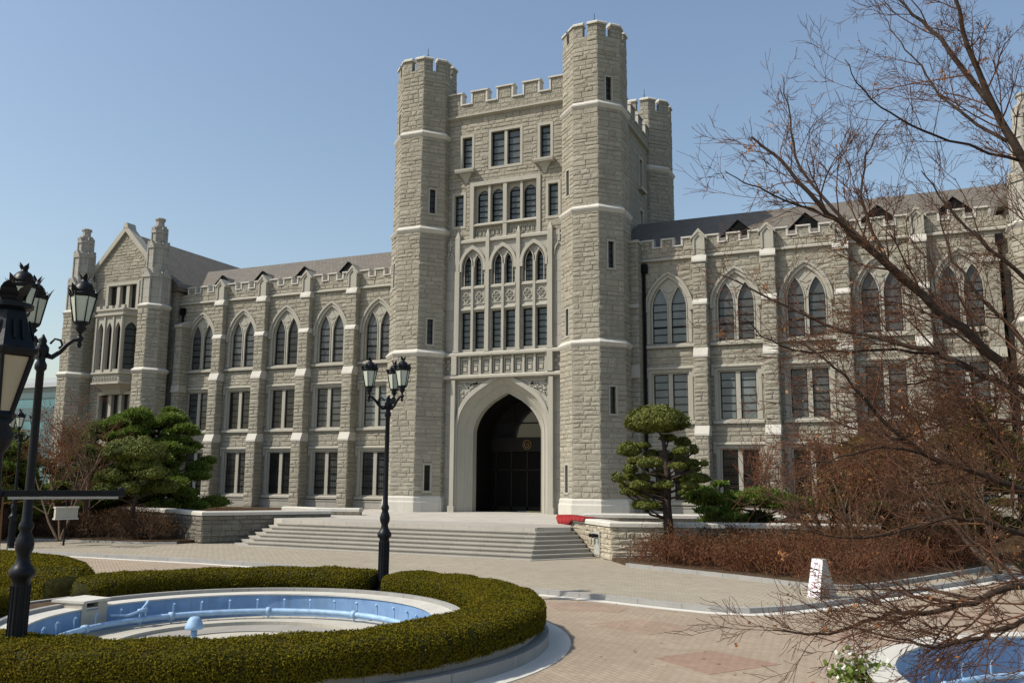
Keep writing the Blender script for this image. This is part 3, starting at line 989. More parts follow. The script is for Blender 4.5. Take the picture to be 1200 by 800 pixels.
# tower walls: rough upper face with windows
b = MB()
YF = 1.45
upper = [rect(-2.92, -2.22, 21.8, 23.85), rect(2.22, 2.92, 21.8, 23.85), rect(-.98, .98, 21.7, 23.95),
         rect(-3.4, -2.74, 18.2, 20.2), rect(2.74, 3.4, 18.2, 20.2), rect(-2.08, 2.08, 17.45, 20.62)]
b.wall(rect(-4.4, 4.4, 17.3, 25.15), upper, YF, .5)
def gaps(za, zb):
    out = []
    for h_ in upper:
        big = h_[0][0] < -2 and h_[1][0] > 2
        if zb > h_[0][1] - (.3 if big else .16) and za < h_[2][1] + (.25 if big else .16): out.append((h_[0][0] - (.24 if big else .16), h_[1][0] + (.24 if big else .16)))
    return out
blocks(b, -4.2, 4.2, 17.32, 25.0, YF, RB_, gaps)
b.build('tower_wall', [M['stone'], M['rock']], H)
b = MB()
for sg in (1, -1):
    b.T = Matrix.Translation((0, 0, 0)) @ Matrix.Rotation(sg * pi / 2, 4, 'Z')
    # side walls of the tower; local x runs along depth
    lo, hi = (TY + 1, TY + TD - 1) if sg > 0 else (-(TY + TD - 1), -(TY + 1))
    b.wall(rect(lo, hi, 12, 25.15), [rect(c - .35, c + .35, z, z + 2.0) for z in (18.4, 21.9) for c in ((lo + hi) / 2 - 2.2, (lo + hi) / 2 + 2.2)], -6.15, .4)
b.T = None
b.wall(rect(-4.4, 4.4, 12, 25.15), [], TY + TD + .2, .1)
b.build('tower_wall', M['stone'], H)
b = MB(); b.box(-5.75, 5.75, 2.3, TY + TD, 16, 24.9); b.build('tower_core', M['dark'], H)
for sg in (1, -1):
    for z in (18.4, 21.9):
        for c in (-2.2, 2.2):
            b = MB(); b.T = Matrix.Translation((0, TY + TD / 2, 0)) @ Matrix.Rotation(sg * pi / 2, 4, 'Z')
            b.box(c - .35, c + .35, -5.9, -5.88, z, z + 2)
            b.mi = 1
            b.ring([(c - .5, z), (c - .5, z + 2.14), (c + .5, z + 2.14), (c + .5, z)], [(c - .34, z), (c - .34, z + 1.99), (c + .34, z + 1.99), (c + .34, z)], -6.19, -6.0)
            b.box(c - .6, c + .6, -6.4, -6.0, z - .22, z)
            b.build('tower_side_window', [M['glass'], M['trim']], H)

# tower parapets
def crenel(b, cp, x0, x1, n, y0, y1, zb, ze, zt, wm):
    b.box(x0, x1, y0, y1, zb, ze)
    pitch = (x1 - x0) / n
    for i in range(n):
        c = x0 + pitch * (i + .5)
        b.box(c - wm / 2, c + wm / 2, y0, y1, ze, zt)
        b.box(c - wm / 2 + .16, c + wm / 2 - .16, y0 - .02, y0, ze + .1, zt - .1)
        cp.slabx([(y0 - .1, zt), (y1 + .08, zt), (y1 + .08, zt + .08), ((y0 + y1) / 2, zt + .2), (y0 - .1, zt + .09)], c - wm / 2 - .09, c + wm / 2 + .09)
        for s2 in (1, -1):
            cp.box(c + s2 * wm / 2 - .05, c + s2 * wm / 2 + .05, y0 - .05, y1 + .05, ze, zt)
    for i in range(n + 1):
        a0 = x0 + pitch * (i - .5) + wm / 2 + .05 if i > 0 else x0
        a1 = x0 + pitch * (i + .5) - wm / 2 - .05 if i < n else x1
        cp.slabx([(y0 - .1, ze), (y1 + .08, ze), (y1 + .08, ze + .06), ((y0 + y1) / 2, ze + .16), (y0 - .1, ze + .08)], a0, a1)
for (rotz, x0_, x1_, y0_, y1_) in ((None, -4.3, 4.3, 1.3, 1.78), (pi / 2, -4.4, 4.4, -6.25, -5.8), (-pi / 2, -4.4, 4.4, -6.25, -5.8), (pi, -4.3, 4.3, -5.8, -5.4)):
    b, cp = MB(), MB()
    if rotz is not None: b.T = cp.T = Matrix.Translation((0, TY + TD / 2, 0)) @ Matrix.Rotation(rotz, 4, 'Z')
    crenel(b, cp, x0_, x1_, 5, y0_, y1_, 25.25, 25.85, 26.62, 1.0)
    b.build('tower_parapet', M['stone'], H)
    cp.build('tower_coping', M['cap'], H)
b = MB(); b.slabx([(1.2, 25.1), (1.6, 24.95), (1.6, 25.25), (1.32, 25.25), (1.2, 25.18)], -4.3, 4.3)
b.build('tower_cornice', M['trim'], H)
for sg in (1, -1):
    b = MB()
    b.T = Matrix.Translation((0, TY + TD / 2, 0)) @ Matrix.Rotation(sg * pi / 2, 4, 'Z')
    b.slabx([(-6.35, 25.1), (-5.9, 24.95), (-5.9, 25.25), (-6.26, 25.25), (-6.35, 25.18)], -4.4, 4.4)
    b.build('tower_cornice', M['trim'], H)
b = MB(); b.box(-5.8, 5.8, 1.9, 12.6, 24.95, 25.2); b.build('tower_roof', M['slate'], H)

def tower_window(x0, x1, z0, z1, lights=1, y=YF, fr=.14, console=False, rows=5, pointed=False):
    b = MB()
    b.ring([(x0 - fr, z0 - fr), (x0 - fr, z1 + fr), (x1 + fr, z1 + fr), (x1 + fr, z0 - fr)], [(x0 + .02, z0 + .02), (x0 + .02, z1 - .02), (x1 - .02, z1 - .02), (x1 - .02, z0 + .02)], y - .03, y + .2, True)
    wd = (x1 - x0) / lights
    for i in range(1, lights):
        b.box(x0 + wd * i - .09, x0 + wd * i + .09, y + .03, y + .3, z0, z1)
    if console:
        b.slabx([(y - .42, z0 - .34), (y, z0 - .34), (y, z0 - .12), (y - .46, z0 - .12), (y - .46, z0 - .22)], x0 - .28, x1 + .28)
        xm = (x0 + x1) / 2
        b.loft([[(xm - .42, y - .3, z0 - .34), (xm + .42, y - .3, z0 - .34), (xm + .42, y, z0 - .34), (xm - .42, y, z0 - .34)],
                [(xm - .2, y - .12, z0 - .66), (xm + .2, y - .12, z0 - .66), (xm + .2, y, z0 - .66), (xm - .2, y, z0 - .66)],
                [(xm - .06, y - .06, z0 - .95), (xm + .06, y - .06, z0 - .95), (xm + .06, y, z0 - .95), (xm - .06, y, z0 - .95)]])
    o = b.build('tower_window', M['trim'], H)
    b = MB(); b.box(x0, x1, y + .26, y + .28, z0, z1); b.build('glass', M['towerglass'], o)
    b = MB()
    for i in range(rows + 1):
        z = z0 + .04 + (z1 - z0 - .08) * i / rows
        b.box(x0, x1, y + .22, y + .262, z - .022, z + .022)
    for i in range(lights):
        for xx in (x0 + wd * i + (.11 if i else .04), x0 + wd * (i + 1) - (.11 if i < lights - 1 else .04)):
            b.box(xx - .025, xx + .025, y + .22, y + .262, z0, z1)
    b.build('glazing_bars', M['bar'], o)
    return o
tower_window(-2.92, -2.22, 21.8, 23.85, console=True)
tower_window(2.22, 2.92, 21.8, 23.85, console=True)
tower_window(-.98, .98, 21.7, 23.95, 2)
tower_window(-3.4, -2.74, 18.2, 20.2)
tower_window(2.74, 3.4, 18.2, 20.2)
# four light window with arched heads in a square frame
b = MB()
lights = [arch(.39, 18.3, 19.95, .42, x, 6) for x in (-1.52, -.58, .58, 1.52)]
b.wall(rect(-2.06, 2.06, 17.47, 20.6), lights, YF + .22, .16)
b.ring([(-2.3, 17.3), (-2.3, 20.85), (2.3, 20.85), (2.3, 17.3)], [(-2.05, 17.3), (-2.05, 20.6), (2.05, 20.6), (2.05, 17.3)], YF - .1, YF + .2)
b.box(-.12, .12, YF - .06, YF + .3, 17.3, 20.62)
for x in (-1.05, 1.05): b.box(x - .075, x + .075, YF + .0, YF + .3, 18.2, 20.62)
b.slabx([(YF - .08, 18.1), (YF + .2, 18.1), (YF + .3, 18.28), (YF + .05, 18.28), (YF - .08, 18.18)], -2.05, 2.05)
for i in range(14):
    x = -1.85 + i * 3.7 / 13
    if abs(x) > .2: b.ring(arch(.12, 17.55, 17.75, .2, x, 3), arch(.075, 17.55, 17.75, .13, x, 3), YF + .13, YF + .23)
o = b.build('four_light_window', M['trim'], H)
b = MB(); b.box(-2.0, 2.0, YF + .36, YF + .38, 18.2, 20.5); b.build('glass', M['towerglass'], o)
b = MB()
for x in (-1.52, -.58, .58, 1.52):
    for i in range(6): b.box(x - .39, x + .39, YF + .31, YF + .365, 18.32 + .36 * i, 18.37 + .36 * i)
    for s2 in (-.36, .36): b.box(x + s2 - .04, x + s2 + .04, YF + .31, YF + .365, 18.3, 20.1)
b.build('glazing_bars', M['bar'], o)

# frontispiece of dressed stone over the entrance
YP = 1.32
xs = [-1.98, 0, 1.98]
holesF = []
for c in xs:
    for d in (-.43, .43):
        holesF.append(arch(.33, 14.4, 15.75, .66, c + d, 6))
        holesF.append(rect(c + d - .33, c + d + .33, 10.62, 12.85))
arch_out = [(2.84, .6), (2.84, 5.3), (2.77, 6.3), (2.58, 6.98), (2.10, 7.66), (1.35, 8.22), (.58, 8.65), (0, 8.88)]
arch_in = [(2.15, .6), (2.15, 5.1), (2.08, 6.1), (1.66, 6.92), (1.05, 7.48), (.75, 7.66), (.34, 7.89), (0, 8.06)]
def sym(h): return [(-x, z) for x, z in h] + [(x, z) for x, z in h[-2::-1]]
AO, AI = sym(arch_out), sym(arch_in)
def refine(L, k=3):
    out = []
    for i in range(len(L) - 1):
        p0 = L[max(0, i - 1)]; p1 = L[i]; p2 = L[i + 1]; p3 = L[min(len(L) - 1, i + 2)]
        for j in range(k):
            t = j / k
            q = []
            for a in (0, 1):
                if i in (0, len(L) - 2): q.append(p1[a] + (p2[a] - p1[a]) * t)
                else: q.append(.5 * ((2 * p1[a]) + (-p0[a] + p2[a]) * t + (2 * p0[a] - 5 * p1[a] + 4 * p2[a] - p3[a]) * t * t + (-p0[a] + 3 * p1[a] - 3 * p2[a] + p3[a]) * t ** 3))
            out.append(tuple(q))
    return out + [L[-1]]
def half_refine(h):
    r = refine([(-x, z) for x, z in h])
    return r + [(-x, z) for x, z in r[-2::-1]]
AO, AI = half_refine(arch_out), half_refine(arch_in)
b = MB()
b.wall([(-4.3, 8.9), (4.3, 8.9), (4.3, 17.298), (-4.3, 17.298)], holesF, YP, .34)
# lower zone: plate round the arch
out = [(-4.3, .6)] + [(-2.84, .6)] + AO[1:-1] + [(2.84, .6), (4.3, .6), (4.3, 8.898), (-4.3, 8.898)]
b.wall(out, [], YP, .2)
b.build('frontispiece', M['ashlar'], H)
b = MB()
for x in (-2.97, -.99, .99, 2.97):
    w = .15 if abs(x) > 2 else .115
    b.box(x - w, x + w, YP - .2, YP, 10.42, 17.4)
    b.loft([[(x - w, YP - .2, 17.4), (x + w, YP - .2, 17.4), (x + w, YP, 17.4), (x - w, YP, 17.4)], [(x - .03, YP - .12, 17.78), (x + .03, YP - .12, 17.78), (x + .03, YP, 17.78), (x - .03, YP, 17.78)]])
    b.box(x - w - .04, x + w + .04, YP - .25, YP, 10.42, 10.56)
for c in xs:
    b.box(c - .075, c + .075, YP - .14, YP, 10.42, 15.6)
    b.ring(arch(.88, 15.3, 15.55, 1.32, c, 8), arch(.70, 15.3, 15.55, 1.08, c, 8), YP - .2, YP)
    b.ring(arch(.60, 14.4, 15.6, .9, c, 8), arch(.56, 14.4, 15.6, .84, c, 8), YP - .05, YP)
    for d in (-.43, .43):
        b.ring(arch(.385, 14.4, 15.75, .75, c + d, 6), arch(.325, 14.4, 15.75, .65, c + d, 6), YP - .07, YP + .05)
        b.slabx([(YP - .12, 14.22), (YP, 14.22), (YP, 14.42), (YP - .02, 14.42), (YP - .12, 14.34)], c + d - .36, c + d + .36)
        b.slabx([(YP - .1, 12.95), (YP, 12.95), (YP, 13.12), (YP - .1, 13.04)], c + d - .36, c + d + .36)
        # quatrefoil
        for (qx, qz) in ((-.15, 0), (.15, 0), (0, .15), (0, -.15)):
            ring_o = [(c + d + qx + .15 * math.cos(t * pi / 5), 13.72 + qz * 1.1 + .16 * math.sin(t * pi / 5)) for t in range(10)]
            ring_i = [(c + d + qx + .10 * math.cos(t * pi / 5), 13.72 + qz * 1.1 + .11 * math.sin(t * pi / 5)) for t in range(10)]
            b.ring(ring_o, ring_i, YP - .06, YP, True)
        b.ring(rect(c + d - .35, c + d + .35, 13.3, 14.18), rect(c + d - .30, c + d + .30, 13.35, 14.13), YP - .05, YP, True)
    b.slabx([(YP - .16, 17.05), (YP, 17.05), (YP, 17.28), (YP - .05, 17.28), (YP - .16, 17.2)], c - .86, c + .86)
# ogee finials on the side panels
for sg in (1, -1):
    b.ring(arch(.33, 15.8, 15.9, .75, sg * 3.5, 5), arch(.26, 15.8, 15.9, .62, sg * 3.5, 5), YP - .1, YP)
    b.box(sg * 3.5 - .05, sg * 3.5 + .05, YP - .1, YP, 16.55, 17.35); b.box(sg * 3.5 - .15, sg * 3.5 + .15, YP - .09, YP, 17.0, 17.1)
    b.box(*sorted((sg * 3.15, sg * 3.2)), YP - .06, YP, 10.42, 15.9)
b.build('window_tracery', M['trim'], H)
for c in xs:
    for z0, z1 in ((14.4, 16.4), (10.62, 12.85)):
        b = MB(); b.box(c - .8, c + .8, YP + .26, YP + .28, z0, z1)
        b.mi = 1
        for d in (-.43, .43):
            for i in range(7): b.box(c + d - .34, c + d + .34, YP + .21, YP + .265, z0 + .04 + (z1 - z0 - .1) * i / 6, z0 + .085 + (z1 - z0 - .1) * i / 6)
            for s2 in (-.31, .31): b.box(c + d + s2 - .04, c + d + s2 + .04, YP + .21, YP + .265, z0, z1)
        b.build('frontispiece_window', [M['towerglass'], M['bar']], H)
# belt of panels
b = MB()
b.slabx([(YP - .34, 10.2), (YP, 10.14), (YP, 10.42), (YP - .2, 10.42), (YP - .34, 10.32)], -4.2, 4.2)
b.slabx([(YP - .36, 8.88), (YP, 8.8), (YP, 9.1), (YP - .2, 9.1), (YP - .36, 9.0)], -4.2, 4.2)
for i in range(9):
    x = -2.75 + i * 5.5 / 8
    b.box(x - .06, x + .06, YP - .2, YP, 9.08, 10.2)
for i in range(8):
    x = -2.406 + i * 5.5 / 8
    b.ring(rect(x - .25, x + .25, 9.16, 10.08), rect(x - .19, x + .19, 9.22, 9.98), YP - .08, YP, True)
    b.box(x - .1, x + .1, YP - .07, YP, 9.3, 9.55); b.box(x - .14, x + .14, YP - .05, YP, 9.62, 9.85)
for sg in (1, -1):
    for i in range(3):
        for j in range(4):
            if (i + j) % 2 == 0: b.box(sg * 3.3 + .2 * (i - 1) + sg * .2 - .09, sg * 3.3 + .2 * (i - 1) + sg * .2 + .09, YP - .09, YP, 9.2 + .22 * j, 9.36 + .22 * j)
    b.box(sg * 3.02 - .17, sg * 3.02 + .17, YP - .34, YP, 9.1, 10.2)
b.build('panel_belt', M['trim'], H)
# portal
b = MB()
b.ring(half_refine([(x + .17, z + (.17 if i > 2 else 0)) for i, (x, z) in enumerate(arch_out[:-1])] + [(0, 9.1)]), AO, YP - .16, YP + .06)
n = len(AO)
b.loft([[(x, YP - .05, z) for x, z in AO], [(x * .9 + AI[i][0] * .1, YP + .02, z * .9 + AI[i][1] * .1) for i, (x, z) in enumerate(AO)],
        [(x * .55 + AI[i][0] * .45, YP + .30, z * .55 + AI[i][1] * .45) for i, (x, z) in enumerate(AO)],
        [(x * .5 + AI[i][0] * .5, YP + .28, z * .5 + AI[i][1] * .5) for i, (x, z) in enumerate(AO)],
        [(x * .1 + AI[i][0] * .9, YP + .62, z * .1 + AI[i][1] * .9) for i, (x, z) in enumerate(AO)],
        [(x, YP + .60, z) for x, z in AI], [(x, YP + 1.1, z) for x, z in AI]], False, False, False)
for sg in (1, -1):
    b.box(sg * 3.07 - .13, sg * 3.07 + .13, YP - .3, YP, .6, 8.82)
    b.box(sg * 3.07 - .2, sg * 3.07 + .2, YP - .36, YP, .6, 1.55)
b.build('portal_arch', M['trim'], H)
# carved leaves in the spandrels
rng = random.Random(11)
for sg in (1, -1):
    b = MB()
    b.ring([(sg * 2.86, 7.0), (sg * 2.86, 8.72), (sg * .9, 8.72), (sg * 2.2, 7.9)], [(sg * 2.78, 7.2), (sg * 2.78, 8.64), (sg * 1.25, 8.64), (sg * 2.25, 8.0)], YP - .06, YP, True)
    for i in range(46):
        t = rng.random(); x = 1.1 + 1.65 * t; lim = 8.95 - .33 * x - .12 * max(0, x - 1.5) ** 2 * 2.2
        z = rng.uniform(min(lim, 8.5), 8.62)
        if z < 8.88 - (x / 2.84) ** 2 * 1.9 + .2: continue
        r = rng.uniform(.07, .15)
        b.lathe([(r, 0), (r * .7, .05), (.01, .08)], 7, (0, 0, 0)) if False else b.loft(
            [[(sg * x + r * math.cos(k * pi / 3.5 + i), YP, z + r * .8 * math.sin(k * pi / 3.5 + i)) for k in range(7)],
             [(sg * x + r * .6 * math.cos(k * pi / 3.5 + i), YP - .09, z + r * .5 * math.sin(k * pi / 3.5 + i)) for k in range(7)]])
    b.build('spandrel_carving', M['trim'], H)
# vestibule and glazed doors
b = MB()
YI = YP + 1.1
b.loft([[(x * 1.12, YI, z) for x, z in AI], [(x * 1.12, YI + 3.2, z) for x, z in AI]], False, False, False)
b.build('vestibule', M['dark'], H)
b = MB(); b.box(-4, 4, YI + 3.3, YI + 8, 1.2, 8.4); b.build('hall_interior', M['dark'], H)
dr = MB()
yd = YI + 2.75
for x in (-2.1, -1.05, 0, 1.05, 2.1): dr.box(x - .05, x + .05, yd - .08, yd + .04, 1.2, 5.6 if abs(x) < 2 else 7.6)
for x in (-.95, .95): dr.box(x - .04, x + .04, yd - .07, yd + .03, 5.6, 7.8)
for z, h in ((3.6, .1), (6.45, .08), (1.2, .25)): dr.box(-2.4, 2.4, yd - .08, yd + .04, z, z + h)
dr.box(-2.4, 2.4, yd - .14, yd + .06, 4.75, 5.62)
d = dr.build('entrance_doors', M['wood'], H)
b = MB(); b.box(-2.45, 2.45, yd, yd + .02, 5.62, 8.3); b.build('glass', M['glass_sky'], d)
b = MB(); b.box(-2.45, 2.45, yd, yd + .02, 1.2, 4.75); b.build('door_leaf', M['dark'], d)
b = MB()
ce = (0.0, yd - .17, 5.16)
for k in range(20):
    a0, a1 = 2 * pi * k / 20, 2 * pi * (k + 1) / 20
    b.tube([(ce[0] + .27 * math.cos(a0), ce[1], ce[2] + .27 * math.sin(a0)), (ce[0] + .27 * math.cos(a1), ce[1], ce[2] + .27 * math.sin(a1))], .022, 4)
for k in range(9):
    a0, a1 = 2.4 + 3.6 * k / 9, 2.4 + 3.6 * (k + 1) / 9
    b.tube([(ce[0] + .15 * math.cos(a0), ce[1], ce[2] + .15 * math.sin(a0)), (ce[0] + .15 * math.cos(a1), ce[1], ce[2] + .15 * math.sin(a1))], .03, 4)
b.tube([(ce[0] - .02, ce[1], ce[2] + .1), (ce[0] + .1, ce[1], ce[2] - .02), (ce[0] + .12, ce[1], ce[2] + .12)], .03, 4)
b.build('gilt_emblem', M['gold'], d)

# pavilions at the ends of the wings
def pavilion(sg):
    xi, xo = 27.1, 34.4
    xm = (xi + xo) / 2
    yf = 1.75
    P = lambda x: sg * x
    b = MB()
    up3 = rect(*sorted((P(xm - 1.4), P(xm + 1.4))), 14.9, 16.95)
    gw = rect(*sorted((P(xm - 1.5), P(xm + 1.5))), 6.3, 8.9); g2 = rect(*sorted((P(xm - 1.5), P(xm + 1.5))), 2.0, 4.8)
    mid = rect(*sorted((P(xm - 1.6), P(xm + 1.6))), 10.4, 14.4)
    b.wall([(P(xi - .6) if sg < 0 else P(xi - .6), .6), (P(xo + .6), .6), (P(xo + .6), 17.2), (P(xm), 21.0), (P(xi - .6), 17.2)][::sg], [up3, mid, gw, g2], yf, .45)
    def gaps(za, zb):
        out = []
        for (lo, hi, hw) in ((1.75, 5.05, 1.72), (6.05, 9.3, 1.75), (9.0, 15.1, 2.0), (14.9, 17.2, 1.64)):
            if zb > lo and za < hi: out.append((P(xm) - hw, P(xm) + hw))
        if zb > 17.3:
            lim = 3.3 * (20.75 - zb) / 3.6
            out += [(P(xm) - 9, P(xm) - max(0, lim)), (P(xm) + max(0, lim), P(xm) + 9)]
        return out
    blocks(b, *sorted((P(xi + .9), P(xo - .9))), 1.4, 20.6, yf, RB_, gaps, bh=(.16, .28))
    b.build('gable_wall', [M['stone'], M['rock']], H)
    b = MB(); b.box(*sorted((P(xi - 1.0), P(xo + .9))), yf + .6, 15, .6, 16.9); b.build('pavilion_body', M['stone'], H)
    # roof
    b = MB()
    b.slab([(P(xi - 1.35), 16.5), (P(xm), 20.95), (P(xo + 1.35), 16.5), (P(xo + 1.35), 16.2), (P(xi - 1.35), 16.2)], yf + .4, 15.5)
    b.build('pavilion_roof', M['slate'], H)
    # raked coping
    b = MB()
    for s2 in (-1, 1):
        xe = xm + s2 * 3.4
        b.slab([(P(xe), 17.5), (P(xe), 17.95), (P(xm), 21.45), (P(xm), 20.95)], yf - .2, yf + .55)
    b.slab([(P(xm - .25), 21.2), (P(xm + .25), 21.2), (P(xm + .12), 21.6), (P(xm - .12), 21.6)], yf - .22, yf + .57)
    b.build('gable_coping', M['trim'], H)
    # upper three light window
    b = MB()
    b.ring([(P(xm) - 1.62, 14.9), (P(xm) - 1.62, 17.15), (P(xm) + 1.62, 17.15), (P(xm) + 1.62, 14.9)], [(P(xm) - 1.38, 14.9), (P(xm) - 1.38, 16.93), (P(xm) + 1.38, 16.93), (P(xm) + 1.38, 14.9)], yf - .06, yf + .2)
    for x in (-.47, .47): b.box(P(xm) + x - .15, P(xm) + x + .15, yf + .02, yf + .3, 14.9, 16.95)
    o = b.build('gable_window', M['trim'], H)
    b = MB(); b.box(P(xm) - 1.4, P(xm) + 1.4, yf + .3, yf + .32, 14.9, 16.95); b.build('glass', M['glass'], o)
    # oriel bay: three sided, arched lights
    A = [(P(xm) - 1.95, yf), (P(xm) - 1.25, yf - .95), (P(xm) + 1.25, yf - .95), (P(xm) + 1.95, yf)]
    b = MB()
    for i in range(3):
        p0, p1 = Vector(A[i]), Vector(A[i + 1])
        L = (p1 - p0).length; an = math.atan2(p1.y - p0.y, p1.x - p0.x)
        b.T = Matrix.Translation((p0.x, p0.y, 0)) @ Matrix.Rotation(an, 4, 'Z')
        nl = 3 if i == 1 else 1
        wl = L / nl
        b.wall(rect(0, L, 10.4, 14.4), [arch(wl / 2 - .16, 10.6, 13.3, .7, wl * (j + .5), 6) for j in range(nl)], 0, .25)
        b.wall(rect(0, L, 9.6, 10.25), [], 0, .2)
        for j in range(int(L / .3)): b.ring(arch(.1, 9.75, 9.95, .15, .15 + .3 * j, 3), arch(.06, 9.75, 9.95, .1, .15 + .3 * j, 3), -.05, 0)
        b.wall(rect(0, L, 14.4, 14.8), [], -.02, .2)
        for j in range(nl + 1): b.box(wl * j - .07, wl * j + .07, -.09, 0, 10.4, 14.4)
    b.T = None
    def ringA(o, z): 
        return [(P(xm) - 1.95 - o, yf + .3, z), (P(xm) - 1.95 - o, yf - o * .3, z), (P(xm) - 1.25 - o * .7, yf - .95 - o, z), (P(xm) + 1.25 + o * .7, yf - .95 - o, z), (P(xm) + 1.95 + o, yf - o * .3, z), (P(xm) + 1.95 + o, yf + .3, z)]
    b.loft([ringA(.05, 10.22), ringA(.14, 10.28), ringA(.14, 10.38), ringA(.02, 10.42)])
    b.loft([ringA(.02, 14.38), ringA(.16, 14.48), ringA(.16, 14.58), ringA(.04, 14.62)])
    b.loft([ringA(.04, 14.8), ringA(.12, 14.86), ringA(.12, 14.95), ringA(-.02, 15.02)])
    b.loft([ringA(-.75, 8.9), ringA(-.5, 9.2), ringA(-.1, 9.5), ringA(.1, 9.56), ringA(.1, 9.66), ringA(.02, 9.68)])
    for j in range(5):
        x = P(xm) - 1.2 + .6 * j; b.box(x - .17, x + .17, yf - 1.0, yf - .8, 15.0, 15.22)
    o = b.build('oriel_window', M['trim'], H)
    b = MB(); b.loft([ringA(-.3, 10.5), ringA(-.3, 14.3)], False, False)
    b.build('glass', M['glass'], o)
    b = MB()
    for z in (11.0, 11.5, 12.0, 12.5, 13.0, 13.5): b.loft([ringA(-.27, z), ringA(-.27, z + .045)], True, True)
    b.build('glazing_bars', M['bar'], o)
    for z0, z1 in ((6.3, 8.9), (2.0, 4.8)):
        b = MB()
        b.ring([(P(xm) - 1.7, z0), (P(xm) - 1.7, z1 + .2), (P(xm) + 1.7, z1 + .2), (P(xm) + 1.7, z0)], [(P(xm) - 1.48, z0), (P(xm) - 1.48, z1 - .02), (P(xm) + 1.48, z1 - .02), (P(xm) + 1.48, z0)], yf - .06, yf + .2)
        for x in (-.5, .5): b.box(P(xm) + x - .13, P(xm) + x + .13, yf + .02, yf + .3, z0, z1)
        b.box(P(xm) - 1.85, P(xm) + 1.85, yf - .16, yf + .2, z0 - .22, z0)
        o = b.build('pavilion_window', M['trim'], H)
        b = MB(); b.box(P(xm) - 1.5, P(xm) + 1.5, yf + .3, yf + .32, z0, z1); b.build('glass', M['glass'], o)
    # corner turrets
    for x in (xi, xo):
        cx, cy = P(x), 1.3
        b = MB()
        b.loft([octa(2.2, cx, cy, .6), octa(2.2, cx, cy, 10.35), octa(2.08, cx, cy, 10.36), octa(2.02, cx, cy, 14.8)])
        for k in (0, 1, 2, 6, 7):
            b.T = Matrix.Translation((cx, cy, 0)) @ Matrix.Rotation(k * pi / 4, 4, 'Z')
            for wv, za, zb in ((2.2, 1.0, 10.1), (2.06, 10.6, 14.7)):
                sd = wv * math.tan(pi / 8)
                blocks(b, -sd / 2 - .01, sd / 2 + .01, za, zb, -wv / 2, RB_, bw=(.3, .7))
        b.T = None
        t = b.build('pavilion_turret', [M['stone'], M['rock']], H)
        for z, wl, wu in ((10.35, 2.2, 2.08), (14.9, 2.02, 1.78)):
            b = MB()
            b.loft([octa(wl + .02, cx, cy, z - .22), octa(wl + .26, cx, cy, z - .05), octa(wl + .28, cx, cy, z + .02), octa(wu, cx, cy, z + .2)])
            b.build('string_band', M['cap'], t)
        b = MB()
        lev = [(1.78, 15.0), (1.78, 17.2), (1.34, 17.35), (1.34, 19.4), (1.0, 19.55), (1.0, 20.5), (.8, 20.55), (.8, 20.6)]
        b.loft([octa(w, cx, cy, z) for w, z in lev])
        for (w, z, hgt) in ((1.78, 16.95, .65), (1.34, 19.1, .6), (1.0, 20.25, .42)):
            sd = w * math.tan(pi / 8)
            for k in range(8):
                b.T = Matrix.Translation((cx, cy, 0)) @ Matrix.Rotation(k * pi / 4, 4, 'Z')
                b.slab([(-sd / 2 - .04, z), (sd / 2 + .04, z), (0, z + hgt)], -w / 2 - .07, -w / 2 + .2)
                b.box(-sd / 2 - .045, -sd / 2 + .045, -w / 2 - .06, -w / 2 + .1, z - 1.8 if w > 1.5 else z - 1.4 if w > 1.2 else z - .6, z + .4)
        b.T = None
        b.loft([octa(.8, cx, cy, 20.55), octa(.92, cx, cy, 20.68), octa(.92, cx, cy, 20.8), octa(.56, cx, cy, 20.85), octa(.56, cx, cy, 21.2), octa(.70, cx, cy, 21.27), octa(.70, cx, cy, 21.37), octa(.1, cx, cy, 21.5)])
        b.build('pinnacle', M['ashlar'], t)
    # little buttress in the angle with the wing
    b = MB(); b.box(*sorted((P(25.0), P(25.6))), 1.9, 3.0, .6, 13.6)
    b.build('corner_pier', M['stone'], H)
    b = MB()
    b.slabx([(1.82, 8.9), (2.6, 8.9), (2.6, 9.4), (1.9, 9.4)], *sorted((P(24.95), P(25.65))))
    b.build('pier_cap', M['trim'], H)
    b = MB()
    b.slabx([(1.82, 13.5), (2.9, 13.5), (2.9, 14.1), (1.82, 13.64)], *sorted((P(24.95), P(25.65))))
    b.build('pier_cap', M['trim'], H)
pavilion(-1)
pavilion(1)

# low walls at the foot of the wings (area railings)
# ------------------------------------------------------------------ small fixtures by the stairs
b = MB()
# carpet runner thrown over the end of the right wall
e = (RB - RC).normalized(); nrm = Vector((-e.y, e.x)) if (-e.y) < 0 else Vector((e.y, -e.x))
nrm = Vector((e.y, -e.x));  nrm = nrm if nrm.x < 0 else -nrm
def cp_(s_, d_, z): 
    q = RC + e * s_ + nrm * d_
    return (q.x, q.y, z)
prof = [(-.72, 1.30), (-.70, 1.52), (-.55, 1.575), (-.1, 1.575), (.09, 1.57), (.14, 1.5), (.15, 1.12)]
rngc = random.Random(2)
rows = []
for i in range(9):
    s_ = -.15 + i * 3.5 / 8
    rows.append([cp_(s_ + .05 * math.sin(3 * j), d_ + .012 * math.sin(i * 2.1 + j), z + (rngc.uniform(-.008, .008) if j < 6 else (.32 if i == 0 else .30 if i > 4 else .12 if i == 4 else rngc.uniform(-.04, .06)))) for j, (d_, z) in enumerate(prof)])
for i in range(8):
    for j in range(6):
        a_, b_, c_, d_ = rows[i][j], rows[i + 1][j], rows[i + 1][j + 1], rows[i][j + 1]
        b.add([a_, b_, c_, d_], [(0, 1, 2, 3)])
o = b.build('carpet', M['carpet'], None, True)
sm = o.modifiers.new('thickness', 'SOLIDIFY'); sm.thickness = .02; sm.offset = 1
